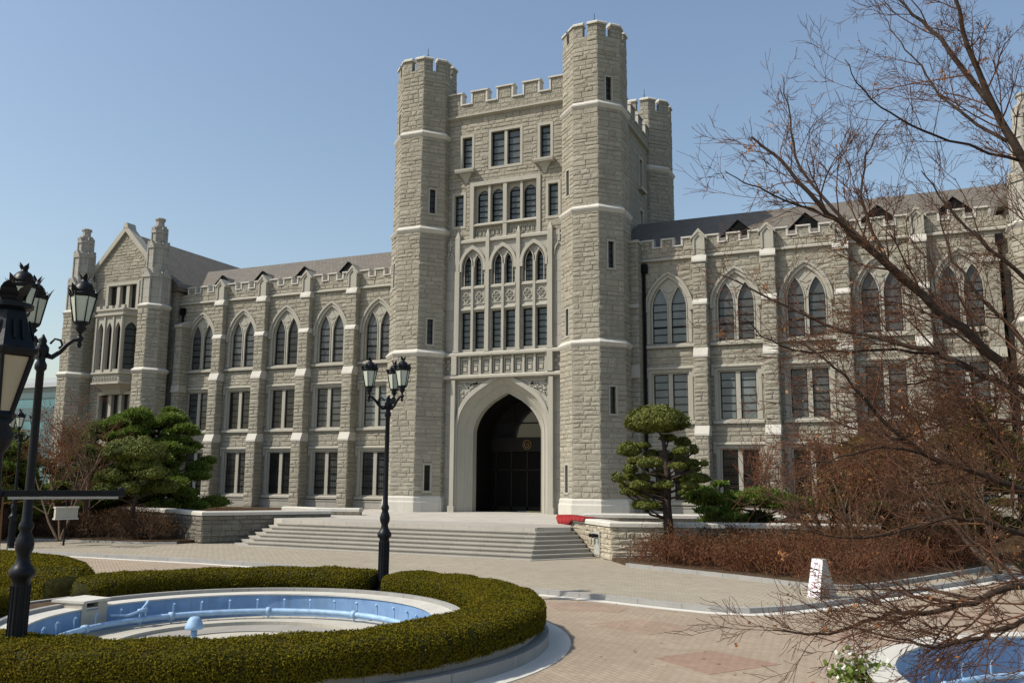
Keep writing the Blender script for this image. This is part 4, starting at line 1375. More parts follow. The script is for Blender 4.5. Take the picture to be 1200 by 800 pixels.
tag(o, 'folded red carpet draped over the low wall end at the top of the steps', 'carpet')

pm = RC + e * 4.6
t = thing('fire_inlet', (pm.x, pm.y, .5), 'twin nozzle metal standpipe inlet on a pale plate fixed to the rubble wall', 'fire inlet')
def fx(s_, d_, z): 
    q = pm + e * s_ + nrm * d_
    return (q.x, q.y, z)
b = MB(); b.loft([[fx(-.3, .02, .25), fx(.3, .02, .25), fx(.3, .06, .25), fx(-.3, .06, .25)], [fx(-.3, .02, 1.12), fx(.3, .02, 1.12), fx(.3, .06, 1.12), fx(-.3, .06, 1.12)]])
b.build('plate', M['grey'], t)
b = MB()
b.tube([fx(-.25, .12, .98), fx(.22, .12, .98)], .05, 8)
for s_ in (-.16, .16):
    b.tube([fx(s_, .1, .98), fx(s_, .26, .96)], .055, 8); b.tube([fx(s_, .26, .96), fx(s_, .30, .955)], .075, 8)
    b.tube([fx(s_, .2, .96), fx(s_, .22, .60)], .012, 4)
b.build('nozzle', M['bar'], t, True)

# marker stone with lettering on the kerb
t = thing('marker_stone', (18.75, -20.35, .12), 'white wedge shaped marker stone with maroon lettering beside the kerb', 'marker stone')
c0 = Vector((18.75, -20.35)); fdir = (Vector((CAMLOC.x, CAMLOC.y)) - c0).normalized()
ang = math.atan2(fdir.y, fdir.x) + pi / 2 - R(38)
MT = Matrix.Translation((c0.x, c0.y, .12)) @ Matrix.Rotation(ang, 4, 'Z')
b = MB(); b.T = MT
b.loft([[(-.2, -.28, 0), (.2, -.28, 0), (.2, .42, 0), (-.2, .42, 0)], [(-.17, -.05, .98), (.17, -.05, .98), (.17, .08, .98), (-.17, .08, .98)]])
b.build('stone_block', M['grey'], t)
b = MB(); b.T = MT
def fc(x, z, o=.006): 
    return (x, -.28 + .23 * z / .98 - o, z)
b.add([fc(-.195, .02), fc(.195, .02), fc(.168, .965), fc(-.168, .965)], [(0, 1, 2, 3)])
b.build('painted_face', M['white'], t)
# four stacked syllable blocks, strokes only as far as the photograph shows them
b = MB(); b.T = MT
def stroke(x0, z0, x1, z1, w=.009):
    dx, dz = x1 - x0, z1 - z0; l = math.hypot(dx, dz); px, pz = -dz / l * w, dx / l * w
    b.add([fc(x0 + px, z0 + pz, .012), fc(x1 + px, z1 + pz, .012), fc(x1 - px, z1 - pz, .012), fc(x0 - px, z0 - pz, .012)], [(0, 1, 2, 3)])
for (z, st_) in ((.80, [(-.09, .07, .05, .07), (-.02, .07, -.06, -.04), (.1, .09, .1, -.05)]),
                 (.57, [(-.1, .07, .0, .07), (0, .07, -.03, -.05), (.09, .09, .09, -.07)]),
                 (.34, [(-.11, .06, .11, .06), (0, .06, 0, -.06), (-.11, -.07, .11, -.07)]),
                 (.12, [(-.09, .07, -.09, -.04), (-.09, -.04, .02, -.04), (.1, .08, .1, -.06)])):
    for s_ in st_: stroke(s_[0], z + s_[1], s_[2], z + s_[3], .013)
b.build('lettering', M['ink'], t)

# ------------------------------------------------------------------ street lamps
def lantern_parts(par, at, s=1.0, warm=False, rot=0.0):
    """six sided tapering lantern with leaf crown; origin at its cup"""
    x, y, z = at
    b = MB()
    n = 6
    def hexr(r, zz): return [(x + s * r * math.cos(rot + k * pi / 3), y + s * r * math.sin(rot + k * pi / 3), z + s * zz) for k in range(n)]
    b.lathe([(.01 * s, -.10 * s), (.03 * s, -.07 * s), (.02 * s, -.04 * s), (.05 * s, 0), (.09 * s, .05 * s), (.06 * s, .08 * s), (.115 * s, .12 * s), (.115 * s, .15 * s)], 10, at)
    for k in range(n):
        p0 = hexr(.112, .14)[k]; p1 = hexr(.19, .55)[k]
        b.tube([p0, p1], .012 * s, 4)
    b.loft([hexr(.18, .53), hexr(.205, .55), hexr(.205, .59), hexr(.17, .61)])
    b.lathe([(.165 * s, .60 * s), (.16 * s, .64 * s), (.13 * s, .71 * s), (.085 * s, .76 * s), (.045 * s, .785 * s), (.05 * s, .80 * s)], 12, at)
    def leaf(cx, cy, cz, a, h, w, lean):
        dx, dy = math.cos(a), math.sin(a)
        pts = []
        for (hh, ww, oo) in ((0, .6, 0), (.35, 1, .25), (.7, .6, .6), (1, .05, 1.15)):
            px, py = cx + dx * lean * oo, cy + dy * lean * oo
            pts.append(((px - dy * w * ww, py + dx * w * ww, cz + h * hh), (px + dy * w * ww, py - dx * w * ww, cz + h * hh)))
        for i in range(3):
            b.add([pts[i][0], pts[i][1], pts[i + 1][1], pts[i + 1][0]], [(0, 1, 2, 3)])
    for k in range(n):
        q = hexr(.195, .58)[k]
        leaf(q[0], q[1], q[2] - .02, rot + k * pi / 3, .15 * s, .055 * s, .07 * s)
        q = hexr(.17, .58)[k]
        leaf(q[0], q[1], q[2] - .01, rot + (k + .5) * pi / 3, .085 * s, .05 * s, .04 * s)
    for k in range(5):
        a = rot + k * 2 * pi / 5
        leaf(x + .035 * s * math.cos(a), y + .035 * s * math.sin(a), z + .79 * s, a, .11 * s, .035 * s, .06 * s)
    o = b.build('lantern', M['iron'], par, True)
    g = MB(); g.loft([hexr(.104, .14), hexr(.181, .545)])
    g.build('lamp_glass', M['lamp_glass_warm' if warm else 'lamp_glass'], o)
    return o

def street_lamp(th0, label, group):
    t = thing('street_lamp', (0, 0, 0), label, 'street lamp', group)
    z0 = 0.0
    b = MB()
    b.lathe([(.20, -.1), (.20, .05), (.17, .1), (.15, .14), (.13, .2), (.125, 1.2), (.125, 1.28), (.175, 1.33), (.18, 1.4), (.14, 1.46), (.10, 1.52), (.085, 1.62), (.12, 1.70), (.13, 1.78), (.105, 1.88), (.075, 1.96), (.10, 2.0), (.10, 2.05), (.07, 2.12),
             (.062, 2.6), (.060, 3.2), (.056, 4.3), (.085, 4.34), (.085, 4.40), (.056, 4.46), (.06, 4.52), (.095, 4.58), (.095, 4.66), (.05, 4.72), (.06, 4.76), (.03, 4.82), (.01, 4.86)], 14)
    b.build('post', M['iron'], t, True)
    b = MB()
    for k in range(14):
        a = 2 * pi * k / 14
        b.tube([(.128 * math.cos(a), .128 * math.sin(a), .22), (.128 * math.cos(a), .128 * math.sin(a), 1.2)], .012, 4)
    b.build('fluting', M['iron'], t)
    for k in range(3):
        a = R(th0 + 120 * k)
        c, s_ = math.cos(a), math.sin(a)
        P = lambda r, z: (r * c, r * s_, z)
        b = MB()
        b.tube([P(.05, 4.55), P(.14, 4.52), P(.24, 4.60), P(.33, 4.72), P(.42, 4.80), P(.50, 4.80), P(.53, 4.80)], [.045, .04, .036, .034, .032, .03, .03], 8)
        b.tube([P(.10, 4.72), P(.16, 4.80), P(.24, 4.78), P(.27, 4.70), P(.22, 4.66)], .018, 6)
        b.lathe([(.02, -.12), (.035, -.08), (.025, -.03), (.05, 0), (.05, .05)], 8, P(.5, 4.80))
        b.build('arm', M['iron'], t, True)
        lantern_parts(t, P(.5, 4.93), 1.0, rot=a)
    return t
lampA = street_lamp(0, 'three lantern iron street lamp standing in the gap of the hedge before the steps', 'three lantern street lamps')
# angles from the picture plane of each place
def place_lamp(o, x, y, z, lean):
    o.location = (x, y, z)
    v = Vector((x - CAMLOC.x, y - CAMLOC.y)).normalized()
    o.rotation_euler = (0, 0, math.atan2(-v.x, v.y) + R(lean))
place_lamp(lampA, 8.88, -25.5, .30, 193)
lampB = copy_tree(lampA); lampB['label'] = 'three lantern iron street lamp rising from the hedge at the left edge in front'
place_lamp(lampB, 9.13, -35.76, .30, -10)
lampC = copy_tree(lampA); lampC['label'] = 'farthest street lamp, half hidden behind the nearer posts at the left edge by the pavement'
place_lamp(lampC, -13.1, -18.95, 0, 20)

# close lamp at the left edge
nl = Vector((15.22, -40.83, 0))
t = thing('post_lamp', (nl.x, nl.y, 0), 'big single lantern lamp with sloping roof cut off by the left edge', 'street lamp')
b = MB()
zb = 3.42
b.lathe([(.14, 0), (.14, .5), (.1, .56), (.06, .62), (.055, 2.8), (.08, 2.84), (.08, 2.94), (.055, 2.98), (.05, 3.2), (.09, 3.26), (.11, 3.34), (.07, 3.4), (.10, 3.44)], 12, (nl.x, nl.y, 0))
b.build('post', M['iron'], t, True)
b = MB()
def hx(r, z, n=6, a0=.35): return [(nl.x + r * math.cos(a0 + 2 * pi * k / n), nl.y + r * math.sin(a0 + 2 * pi * k / n), z) for k in range(n)]
b.loft([hx(.09, zb), hx(.10, zb + .04), hx(.085, zb + .07)])
for k in range(6): b.tube([hx(.085, zb + .05)[k], hx(.20, zb + .46)[k]], .014, 4)
b.loft([hx(.195, zb + .44), hx(.235, zb + .465), hx(.24, zb + .495), hx(.215, zb + .505), hx(.165, zb + .62), hx(.125, zb + .76), hx(.115, zb + .78)])
b.lathe([(.11, .77), (.155, .785), (.155, .815), (.11, .825), (.08, .83)], 14, (nl.x, nl.y, zb))
for k in range(6):
    for dv in (-.028, .028):
        a = .35 + 2 * pi * (k + .5) / 6
        c, s_ = math.cos(a), math.sin(a)
        p0 = (nl.x + .175 * c - s_ * dv, nl.y + .175 * s_ + c * dv, zb + .56); p1 = (nl.x + .135 * c - s_ * dv, nl.y + .135 * s_ + c * dv, zb + .70)
        b.tube([p0, p1], [.012, .006], 4)
def leaf2(a, h, w, lean):
    dx, dy = math.cos(a), math.sin(a); pts = []
    for (hh, ww, oo) in ((0, .55, 0), (.35, 1, .15), (.7, .85, .5), (.9, .5, .9), (1, .06, 1.1)):
        px, py = nl.x + dx * (.07 + lean * oo), nl.y + dy * (.07 + lean * oo)
        pts.append(((px - dy * w * ww, py + dx * w * ww, zb + .82 + h * hh), (px + dy * w * ww, py - dx * w * ww, zb + .82 + h * hh)))
    for i in range(4): b.add([pts[i][0], pts[i][1], pts[i + 1][1], pts[i + 1][0]], [(0, 1, 2, 3)])
for k in range(6): leaf2(.3 + k * pi / 3, .135, .06, .075)
o = b.build('lantern', M['iron'], t)
b = MB(); b.loft([hx(.08, zb + .06), hx(.19, zb + .455)]); b.build('lamp_glass', M['lamp_glass_warm'], o)
v = Vector((nl.x - CAMLOC.x, nl.y - CAMLOC.y)).normalized(); rv = Vector((v.y, -v.x))
def bp(s_, z, d_=0): return (nl.x + rv.x * s_ + v.x * d_, nl.y + rv.y * s_ + v.y * d_, z)
b = MB()
b.loft([[bp(-.6, 2.915, -.02), bp(-.6, 2.915, .02), bp(-.6, 2.955, .02), bp(-.6, 2.955, -.02)], [bp(.80, 2.915, -.02), bp(.80, 2.915, .02), bp(.80, 2.955, .02), bp(.80, 2.955, -.02)]])
b.lathe([(.01, -.03), (.024, -.02), (.024, .03), (.01, .04)], 8, bp(.81, 2.935))
b.build('banner_arm', M['iron'], t)
b = MB(); b.loft([[bp(.1, 2.895, -.035), bp(.1, 2.895, .0), bp(.1, 2.912, .0), bp(.1, 2.912, -.035)], [bp(.79, 2.895, -.035), bp(.79, 2.895, .0), bp(.79, 2.912, .0), bp(.79, 2.912, -.035)]])
b.build('rail_strip', M['steel'], t)
b = MB(); b.tube([bp(.07, 2.91, -.04), bp(.085, 2.2, -.05), bp(.10, 1.2, -.045), bp(.10, .02, -.05)], .008, 5)
b.build('cord', M['rope'], t)

# ------------------------------------------------------------------ fountains
def annulus(b, c, r0, r1, z0, z1, a0=0.0, a1=2 * pi, n=96):
    full = abs(a1 - a0 - 2 * pi) < 1e-6
    k = n if full else max(4, int(n * (a1 - a0) / 2 / pi))
    for i in range(k):
        t0, t1 = a0 + (a1 - a0) * i / k, a0 + (a1 - a0) * (i + 1) / k
        q = [(c.x + r * math.cos(t), c.y + r * math.sin(t)) for r, t in ((r0, t0), (r1, t0), (r1, t1), (r0, t1))]
        b.prism(q, z0, z1)
def disc(b, c, r, z0, z1, n=96):
    b.prism([(c.x + r * math.cos(2 * pi * i / n), c.y + r * math.sin(2 * pi * i / n)) for i in range(n)], z0, z1)
def basin(c, Rr, cw, label, plinth, plabel, zf, zp):
    t = thing('fountain_basin', (c.x, c.y, 0), label, 'fountain')
    b = MB(); annulus(b, c, Rr, Rr + .12, zf - .1, .322); b.build('wall', M['blue'], t, False)
    b = MB(); annulus(b, c, Rr - .025, Rr + cw, .325, .355); b.build('coping', M['cap'], t)
    b = MB(); disc(b, c, Rr - .002, zf - .08, zf)
    b.build('floor', M['concrete'], t)
    b = MB(); annulus(b, c, 1.55, 2.35, zf + .004, zf + .02); b.build('floor_ring', M['floorstep'], t)
    b = MB(); annulus(b, c, 2.352, 2.55, zf + .004, zf + .09); b.build('floor_step', M['concrete'], t)
    if plinth:
        b = MB(); annulus(b, c, Rr + cw, Rr + cw + .12, -.02, .43); b.build('inner_kerb', M['kerb'], t)
        b = MB(); annulus(b, c, 5.66, 5.78, -.02, .34); b.build('outer_kerb', M['kerb'], t)
        b = MB(); annulus(b, c, 5.782, 6.0, -.02, .2); b.build('bench_ring', M['kerb'], t)
        b = MB(); annulus(b, c, 6.002, 6.42, -.02, .012); b.build('paved_ring', M['white_ring'], t)
        b = MB(); annulus(b, c, Rr + cw + .122, 5.658, -.02, .3); b.build('bed', M['soil'], t)
    else:
        b = MB(); annulus(b, c, Rr + .122, Rr + cw - .05, -.02, .30); b.build('outer_kerb', M['kerb'], t)
    p = thing('fountain_pipe', (c.x, c.y, zf), plabel, 'pipe')
    rp = Rr - .36
    b = MB()
    n = 72
    b.tube([(c.x + rp * math.cos(2 * pi * i / n), c.y + rp * math.sin(2 * pi * i / n), zp) for i in range(n + 1)], .062, 8)
    b.build('ring', M['bluepipe'], p, True)
    for i in range(10):
        a = 2 * pi * i / 10 + .2
        q = Vector((c.x + rp * math.cos(a), c.y + rp * math.sin(a), zp)); tdir = Vector((-math.sin(a), math.cos(a), 0))
        b = MB(); b.tube([q - tdir * .05, q + tdir * .05], .09, 10); b.build('flange', M['bluepipe'], p, True)
        b = MB(); b.tube([q - Vector((0, 0, zp - zf)), q], .022, 5); b.build('support', M['bluepipe'], p)
    for i in range(36):
        a = 2 * pi * i / 36 + .07
        d = Vector((math.cos(a), math.sin(a), 0)); q = Vector((c.x, c.y, 0)) + d * (rp + .14)
        b = MB(); b.tube([q - d * .14 + Vector((0, 0, zp)), q + Vector((0, 0, zp + .02)), q + Vector((0, 0, zp + .2)), q + Vector((0, 0, zp + .25)) - d * .04], [.016, .016, .02, .026], 6)
        b.build('nozzle', M['bluepipe'], p)
    return t
basin(FC, FR1, .46, 'round fountain basin painted blue inside, ringed by the clipped hedge', True, 'pale blue ring pipe with nozzles inside the hedged basin', -.15, .01)
basin(FC2, FR2, .40, 'second round fountain basin with a broad pale rim at the lower right', False, 'pale blue ring pipe with nozzles in the basin at the lower right', -.45, -.24)

def polar(a, r): return (FC.x + r * math.cos(R(a)), FC.y + r * math.sin(R(a)))
mx, my = 8.05, -31.05
t = thing('mushroom_spout', (mx, my, -.15), 'small pale blue mushroom shaped spout on the floor of the hedged basin', 'spout')
b = MB(); b.lathe([(.09, 0), (.09, .02), (.06, .03), (.06, .30)], 12, (mx, my, -.128)); b.build('stem', M['bluepipe'], t, True)
b = MB(); b.lathe([(.06, .26), (.17, .27), (.18, .29), (.165, .34), (.12, .45), (.085, .49), (.03, .505), (.004, .507)], 16, (mx, my, -.128)); b.build('hood', M['bluepipe'], t, True)

# stone outlet box on the rim
t = thing('outlet_box', (*polar(175, 4.8), .3), 'pale stone outlet box with a dark opening at the left rim of the basin', 'outlet box')
b = MB()
def sect(b, a0, a1, r0, r1, z0, z1): b.prism([polar(a0, r0), polar(a0, r1), polar((a0 + a1) / 2, r1), polar(a1, r1), polar(a1, r0), polar((a0 + a1) / 2, r0)], z0, z1)
sect(b, 176.8, 180.4, 3.74, 4.4, .0, .46); sect(b, 185.0, 187.0, 3.74, 4.4, .0, .46); sect(b, 180.4, 185.0, 4.1, 4.4, .0, .46); sect(b, 180.4, 185.0, 3.74, 4.1, .0, .30)
b.build('box_walls', M['concrete'], t)
b = MB(); sect(b, 176.4, 187.4, 3.68, 4.5, .462, .51); b.build('lid', M['cap'], t)
b = MB(); sect(b, 180.5, 184.9, 4.02, 4.04, .302, .46); b.build('opening', M['dark'], t)
t = thing('valve_pipe', (*polar(166, 3.5), .0), 'curved pale blue valve pipe under the outlet box in the basin', 'pipe')
b = MB(); b.tube([(*polar(178, 3.55), .16), (*polar(172, 3.45), .12), (*polar(167, 3.45), .18), (*polar(164.5, 3.5), .30), (*polar(163.5, 3.55), .36)], .032, 8); b.build('bend', M['bluepipe'], t, True)
b = MB(); b.tube([(*polar(167, 3.45), -.12), (*polar(167, 3.45), .18)], .026, 6); b.build('valve_stem', M['bluepipe'], t, True)
b = MB(); b.tube([(*polar(165, 3.40), .2), (*polar(168.5, 3.40), .2)], .04, 8); b.build('valve', M['bluepipe'], t, True)

# ------------------------------------------------------------------ hedges
def hedge(path, w, z0, z1, label, seed, dens=900, lsize=.05, group='clipped box hedges'):
    """path: centre line points; section is a rounded box"""
    rng = np.random.default_rng(seed)
    t = thing('hedge', (*path[len(path) // 2], z0), label, 'hedge', group)
    path = np.array(path, float)
    d = np.gradient(path, axis=0); d = unit(d); nrm_ = np.stack([-d[:, 1], d[:, 0]], 1)
    h = z1 - z0
    sec = [(-.5, 0), (-.52, .35), (-.5, .72), (-.44, .90), (-.33, .985), (-.1, 1.0), (.1, 1.0), (.33, .985), (.44, .90), (.5, .72), (.52, .35), (.5, 0)]
    k = len(path); rings = []
    s_acc = np.concatenate([[0], np.cumsum(np.linalg.norm(np.diff(path, axis=0), axis=1))])
    for i in range(k):
        e_ = min(s_acc[i], s_acc[-1] - s_acc[i]); f = 1.0
        if e_ < w * .5: f = math.sqrt(max(.05, 1 - (1 - e_ / (w * .5)) ** 2))
        fz = .72 + .28 * f
        rings.append([(path[i, 0] + nrm_[i, 0] * u * w * (.35 + .65 * f), path[i, 1] + nrm_[i, 1] * u * w * (.35 + .65 * f), z0 + q * h * fz) for u, q in sec])
    Rg = np.array(rings)
    # lumpy
    Rg += .018 * np.sin(Rg[..., [1, 2, 0]] * 5.1 + seed) + .012 * np.sin(Rg[..., [2, 0, 1]] * 11.3)
    b = MB()
    C0 = Rg.mean(axis=1, keepdims=True)
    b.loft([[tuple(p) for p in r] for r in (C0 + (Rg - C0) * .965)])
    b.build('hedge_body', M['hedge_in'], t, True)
    # leaves over the surface
    A, B = Rg[:-1, :-1], Rg[:-1, 1:]; Cc, Dd = Rg[1:, :-1], Rg[1:, 1:]
    area = np.linalg.norm(np.cross(B - A, Cc - A), axis=-1)
    area[~np.isfinite(area)] = 0
    N = int(area.sum() * dens)
    idx = rng.choice(area.size, N, p=(area / area.sum()).ravel())
    i0, j0 = np.unravel_index(idx, area.shape)
    u, v2 = rng.random((N, 1)), rng.random((N, 1))
    P = (A[i0, j0] * (1 - u) + Cc[i0, j0] * u) * (1 - v2) + (B[i0, j0] * (1 - u) + Dd[i0, j0] * u) * v2
    nn = unit(np.cross(B[i0, j0] - A[i0, j0], Cc[i0, j0] - A[i0, j0]))
    out = unit(P - C0[i0, 0]); sgn = np.sign((nn * out).sum(1, keepdims=True)); nn = nn * sgn
    dip = .5 * (np.sin(P[:, :1] * 3.7 + seed) * np.sin(P[:, 1:2] * 4.3) + np.sin(P[:, 2:] * 7 + P[:, :1] * 9) * .5)
    P = P + nn * (rng.normal(0, .014, (N, 1)) + .016 * dip)
    cre = np.sin(P[:, 0] * 6.1 + 2 * np.sin(P[:, 1] * 2.3) + seed) * np.sin(P[:, 1] * 7.3 + 2 * np.sin(P[:, 0] * 1.9)) + .35 * np.sin(P[:, 0] * 17 + P[:, 2] * 11) * np.sin(P[:, 1] * 19)
    keep = (cre < .88) | (rng.random(N) < .25)
    P, nn = P[keep], nn[keep]; N = len(P)
    U, V = leaf_uv(rng, N, lsize, .75, nn, .9)
    quads('leaves', P, U, V, M['hedge'], t)
    return t
def ringpath(a0, a1, r, n=80): return [polar(a0 + (a1 - a0) * i / n, r) for i in range(n + 1)]
hedge(ringpath(88.2, -168.6, 5.24, 150), 1.34, .32, .80, 'broad clipped hedge arc sweeping round the front and right of the basin', 1, 4600, .022)
hedge(ringpath(172, 92.0, 5.2, 60), 1.2, .32, .80, 'clipped hedge arc behind the basin, from the outlet box to the lamp', 2, 2600, .028)
hedge([(2.0, -29.0), (1.2, -28.5), (0, -27.6), (-1.5, -26.8), (-3.5, -26.2), (-6, -26.0), (-9, -26.4), (-12, -27.5)], 1.7, 0, .80, 'separate clipped hedge with a rounded end beyond the basin at the far left', 3, 1800, .036)

# ------------------------------------------------------------------ trees and plants
def grow(rng, segs, p, d, L, r, level, maxl, up_=.1, kids=(3, 5), spread=.7, wig=.18, tips=None, rmin=.003, nseg=4, ratio=.62):
    p = np.array(p, float); d = unit(np.array(d, float))
    pts = [p]
    rr = r
    for i in range(nseg):
        d = unit(d + rng.normal(0, wig, 3) + np.array([0, 0, up_]))
        q = p + d * L / nseg
        r2 = max(rmin, r * (1 - .55 * (i + 1) / nseg))
        segs.append((p, q, rr, r2))
        p, rr = q, r2
        pts.append(p)
    if tips is not None and level >= maxl - 1: tips.append((p, d))
    if level < maxl:
        n = rng.integers(kids[0], kids[1] + 1)
        for k in range(n):
            f = rng.uniform(.3, 1.0); ii = min(nseg - 1, int(f * nseg)); fr = f * nseg - ii
            q = pts[ii] * (1 - fr) + pts[ii + 1] * fr
            dd = unit(pts[ii + 1] - pts[ii])
            side = unit(np.cross(dd, rng.normal(size=3)))
            grow(rng, segs, q, unit(dd + side * rng.uniform(.5, 1.1) * spread / .7), L * ratio * rng.uniform(.7, 1.15), max(rmin, r * .5), level + 1, maxl, up_, kids, spread, wig, tips, rmin, nseg, ratio)

def bare_tree(name, base, height, label, cat, seed, stems=3, r=.08, maxl=4, lean=(0, 0, 1), spread=.75, twigm='twig_red', leafm='redleaf', nleaf=0, lsz=.08, group=None, kids=(3, 5), ratio=.6, stemspread=.35):
    rng = np.random.default_rng(seed)
    t = thing(name, base, label, cat, group)
    segs, tips = [], []
    for s_ in range(stems):
        d = np.array(lean) + rng.normal(0, stemspread, 3) * np.array([1, 1, .2])
        grow(rng, segs, np.array(base) + rng.normal(0, .05, 3) * [1, 1, 0], d, height * .5, r * rng.uniform(.7, 1.1), 0, maxl, .08, kids, spread, .14, tips, .006, 4, ratio)
    big = [s_ for s_ in segs if s_[2] > r * .3]; small = [s_ for s_ in segs if s_[2] <= r * .3]
    if big: twigs('trunk', big, M['bark'], t, 6)
    if small: twigs('twigs', small, M[twigm], t, 3)
    if nleaf and tips:
        P = np.array([q[0] for q in tips]); sel = rng.integers(0, len(P), nleaf)
        P = P[sel] + rng.normal(0, .14, (nleaf, 3))
        U, V = leaf_uv(rng, nleaf, lsz, .6)
        quads('foliage', P, U, V, M[leafm], t)
    return t

def pad_tree(name, base, pads, trunk, label, cat, seed, leafm, inm, dens=520, lsize=.075, branches=True, tr=.16, needles=False, group=None, rough=.06):
    """trunk with separate foliage pads (centre, radii)"""
    rng = np.random.default_rng(seed)
    t = thing(name, base, label, cat, group)
    b = MB()
    tp = [np.array(q, float) for q in trunk]
    rad = [tr * (1 - .72 * i / (len(tp) - 1)) for i in range(len(tp))]
    b.tube([tuple(q) for q in tp], rad, 9)
    b.build('trunk', M['bark_dark'], t, True)
    segs = []
    tz = np.array([q[2] for q in tp])
    for c, rr in pads:
        c = np.array(c, float)
        zz = np.clip(c[2] - .25 - .25 * np.linalg.norm(c[:2] - tp[0][:2]), tz[0] + .3, tz[-1])
        i = int(np.clip(np.searchsorted(tz, zz) - 1, 0, len(tp) - 2)); f = (zz - tz[i]) / max(1e-6, tz[i + 1] - tz[i])
        q = tp[i] * (1 - f) + tp[i + 1] * f
        mid = (q + c) / 2 + np.array([0, 0, -.12]) + rng.normal(0, .06, 3)
        e_ = c - np.array([0, 0, rr[2] * .4])
        segs += [(q, mid, .05, .04), (mid, e_, .04, .022)]
        for k in range(5):
            an = rng.uniform(0, 2 * pi); tip = e_ + np.array([math.cos(an) * rr[0] * .65, math.sin(an) * rr[1] * .65, rr[2] * .25])
            segs.append((mid * .3 + e_ * .7, tip, .018, .008))
    twigs('branches', segs, M['bark_dark'], t, 5)
    b = MB(); PP, UU, VV = [], [], []
    for c, rr in pads:
        n = 12; rings = []
        ph = rng.uniform(0, 6, 4)
        for k in range(8):
            th = pi * (k + .5) / 8
            ring_ = []
            for i in range(n):
                a = 2 * pi * i / n
                f = (.70 if needles else .88) * (1 + .12 * math.sin(3 * a + ph[0] + k) + .08 * math.sin(5 * a + ph[1]))
                zf = .55 if th > pi / 2 else 1.0
                ring_.append((c[0] + rr[0] * f * math.sin(th) * math.cos(a), c[1] + rr[1] * f * math.sin(th) * math.sin(a), c[2] + rr[2] * .86 * zf * math.cos(th)))
            rings.append(ring_)
        b.loft(rings[::-1])
        ar = 4 * pi * ((rr[0] * rr[1]) ** 1.6 / 3 + 2 * (rr[0] * rr[2]) ** 1.6 / 3) ** (1 / 1.6)
        N = max(60, int(ar * dens))
        nn = unit(rng.normal(size=(N, 3)))
        P = nn.copy(); P[:, 2] = np.where(P[:, 2] < 0, P[:, 2] * .55, P[:, 2])
        az = np.arctan2(nn[:, 1], nn[:, 0])
        lump = 1 + .12 * np.sin(3 * az + ph[0]) + .08 * np.sin(5 * az + ph[1]) + rough * rng.normal(size=N) + .07 * np.sin(nn[:, 0] * 9 + ph[2]) * np.sin(nn[:, 1] * 8 + ph[3])
        P = np.array(c) + P * np.array(rr) * lump[:, None] * .95
        if needles:
            dirn = unit(nn + np.array([0, 0, .5]) + .6 * rng.normal(size=(N, 3)))
            w_ = unit(np.cross(dirn, rng.normal(size=(N, 3))))
            s_ = lsize * rng.uniform(.7, 1.3, (N, 1))
            U, V = dirn * s_ * .5, w_ * s_ * .12
        else:
            U, V = leaf_uv(rng, N, lsize, .55, nn, .9)
        PP.append(P); UU.append(U); VV.append(V)
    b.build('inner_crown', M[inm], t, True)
    quads('crown', np.concatenate(PP), np.concatenate(UU), np.concatenate(VV), M[leafm], t)
    return t

# clipped cloud pine right of the steps (pads given in metres: across, up, radius across, radius up)
vr = Vector((12.92 - CAMLOC.x, -12.6 - CAMLOC.y)).normalized(); ar_ = Vector((vr.y, -vr.x))
TB = Vector((12.92, -12.6))
raw = [(290, 108, 150, 72), (155, 250, 58, 42), (260, 268, 40, 25), (345, 185, 40, 22), (415, 205, 40, 28), (465, 245, 22, 30), (365, 285, 55, 28), (255, 315, 60, 30), (160, 345, 35, 30), (450, 310, 45, 22),
       (215, 385, 42, 20), (300, 365, 48, 22), (405, 255, 38, 22), (185, 300, 36, 20), (435, 425, 46, 20), (300, 425, 42, 20), (225, 225, 34, 18), (385, 330, 40, 20), (170, 460, 34, 18), (510, 315, 20, 18), (460, 340, 40, 20), (455, 390, 85, 32), (105, 390, 28, 30), (150, 385, 40, 22), (200, 425, 50, 25), (130, 425, 25, 20), (138, 455, 22, 20), (335, 420, 35, 22), (255, 465, 65, 32), (240, 522, 65, 26), (205, 515, 30, 20)]
rp = random.Random(5)
pads = []
for (px, py, rx, ry) in raw:
    s_ = 1 / 4.21 / 31.1
    a_ = (px - 335) * s_; z_ = .2 + (790 - py) * s_ * .955
    dpt = rp.uniform(-.9, .9) if rx < 120 else 0
    q = TB + ar_ * a_ + vr * dpt
    pads.append(((q.x, q.y, z_), (rx * s_ * (.93 if rx > 120 else .98), rx * s_ * (.93 if rx > 120 else .98), ry * s_ * (1.08 if rx > 120 else 1.0))))
pad_tree('topiary_pine', (12.92, -12.6, .2), pads, [(12.92, -12.6, .1), (12.95, -12.6, 1.2), (12.88, -12.55, 2.2), (12.95, -12.6, 3.2), (12.88, -12.6, 4.0), (12.78, -12.6, 4.75)],
         'olive green cloud pruned pine with a domed top standing before the sunlit wall', 'tree', 21, 'topiary', 'topiary_in', 1500, .06, tr=.22)
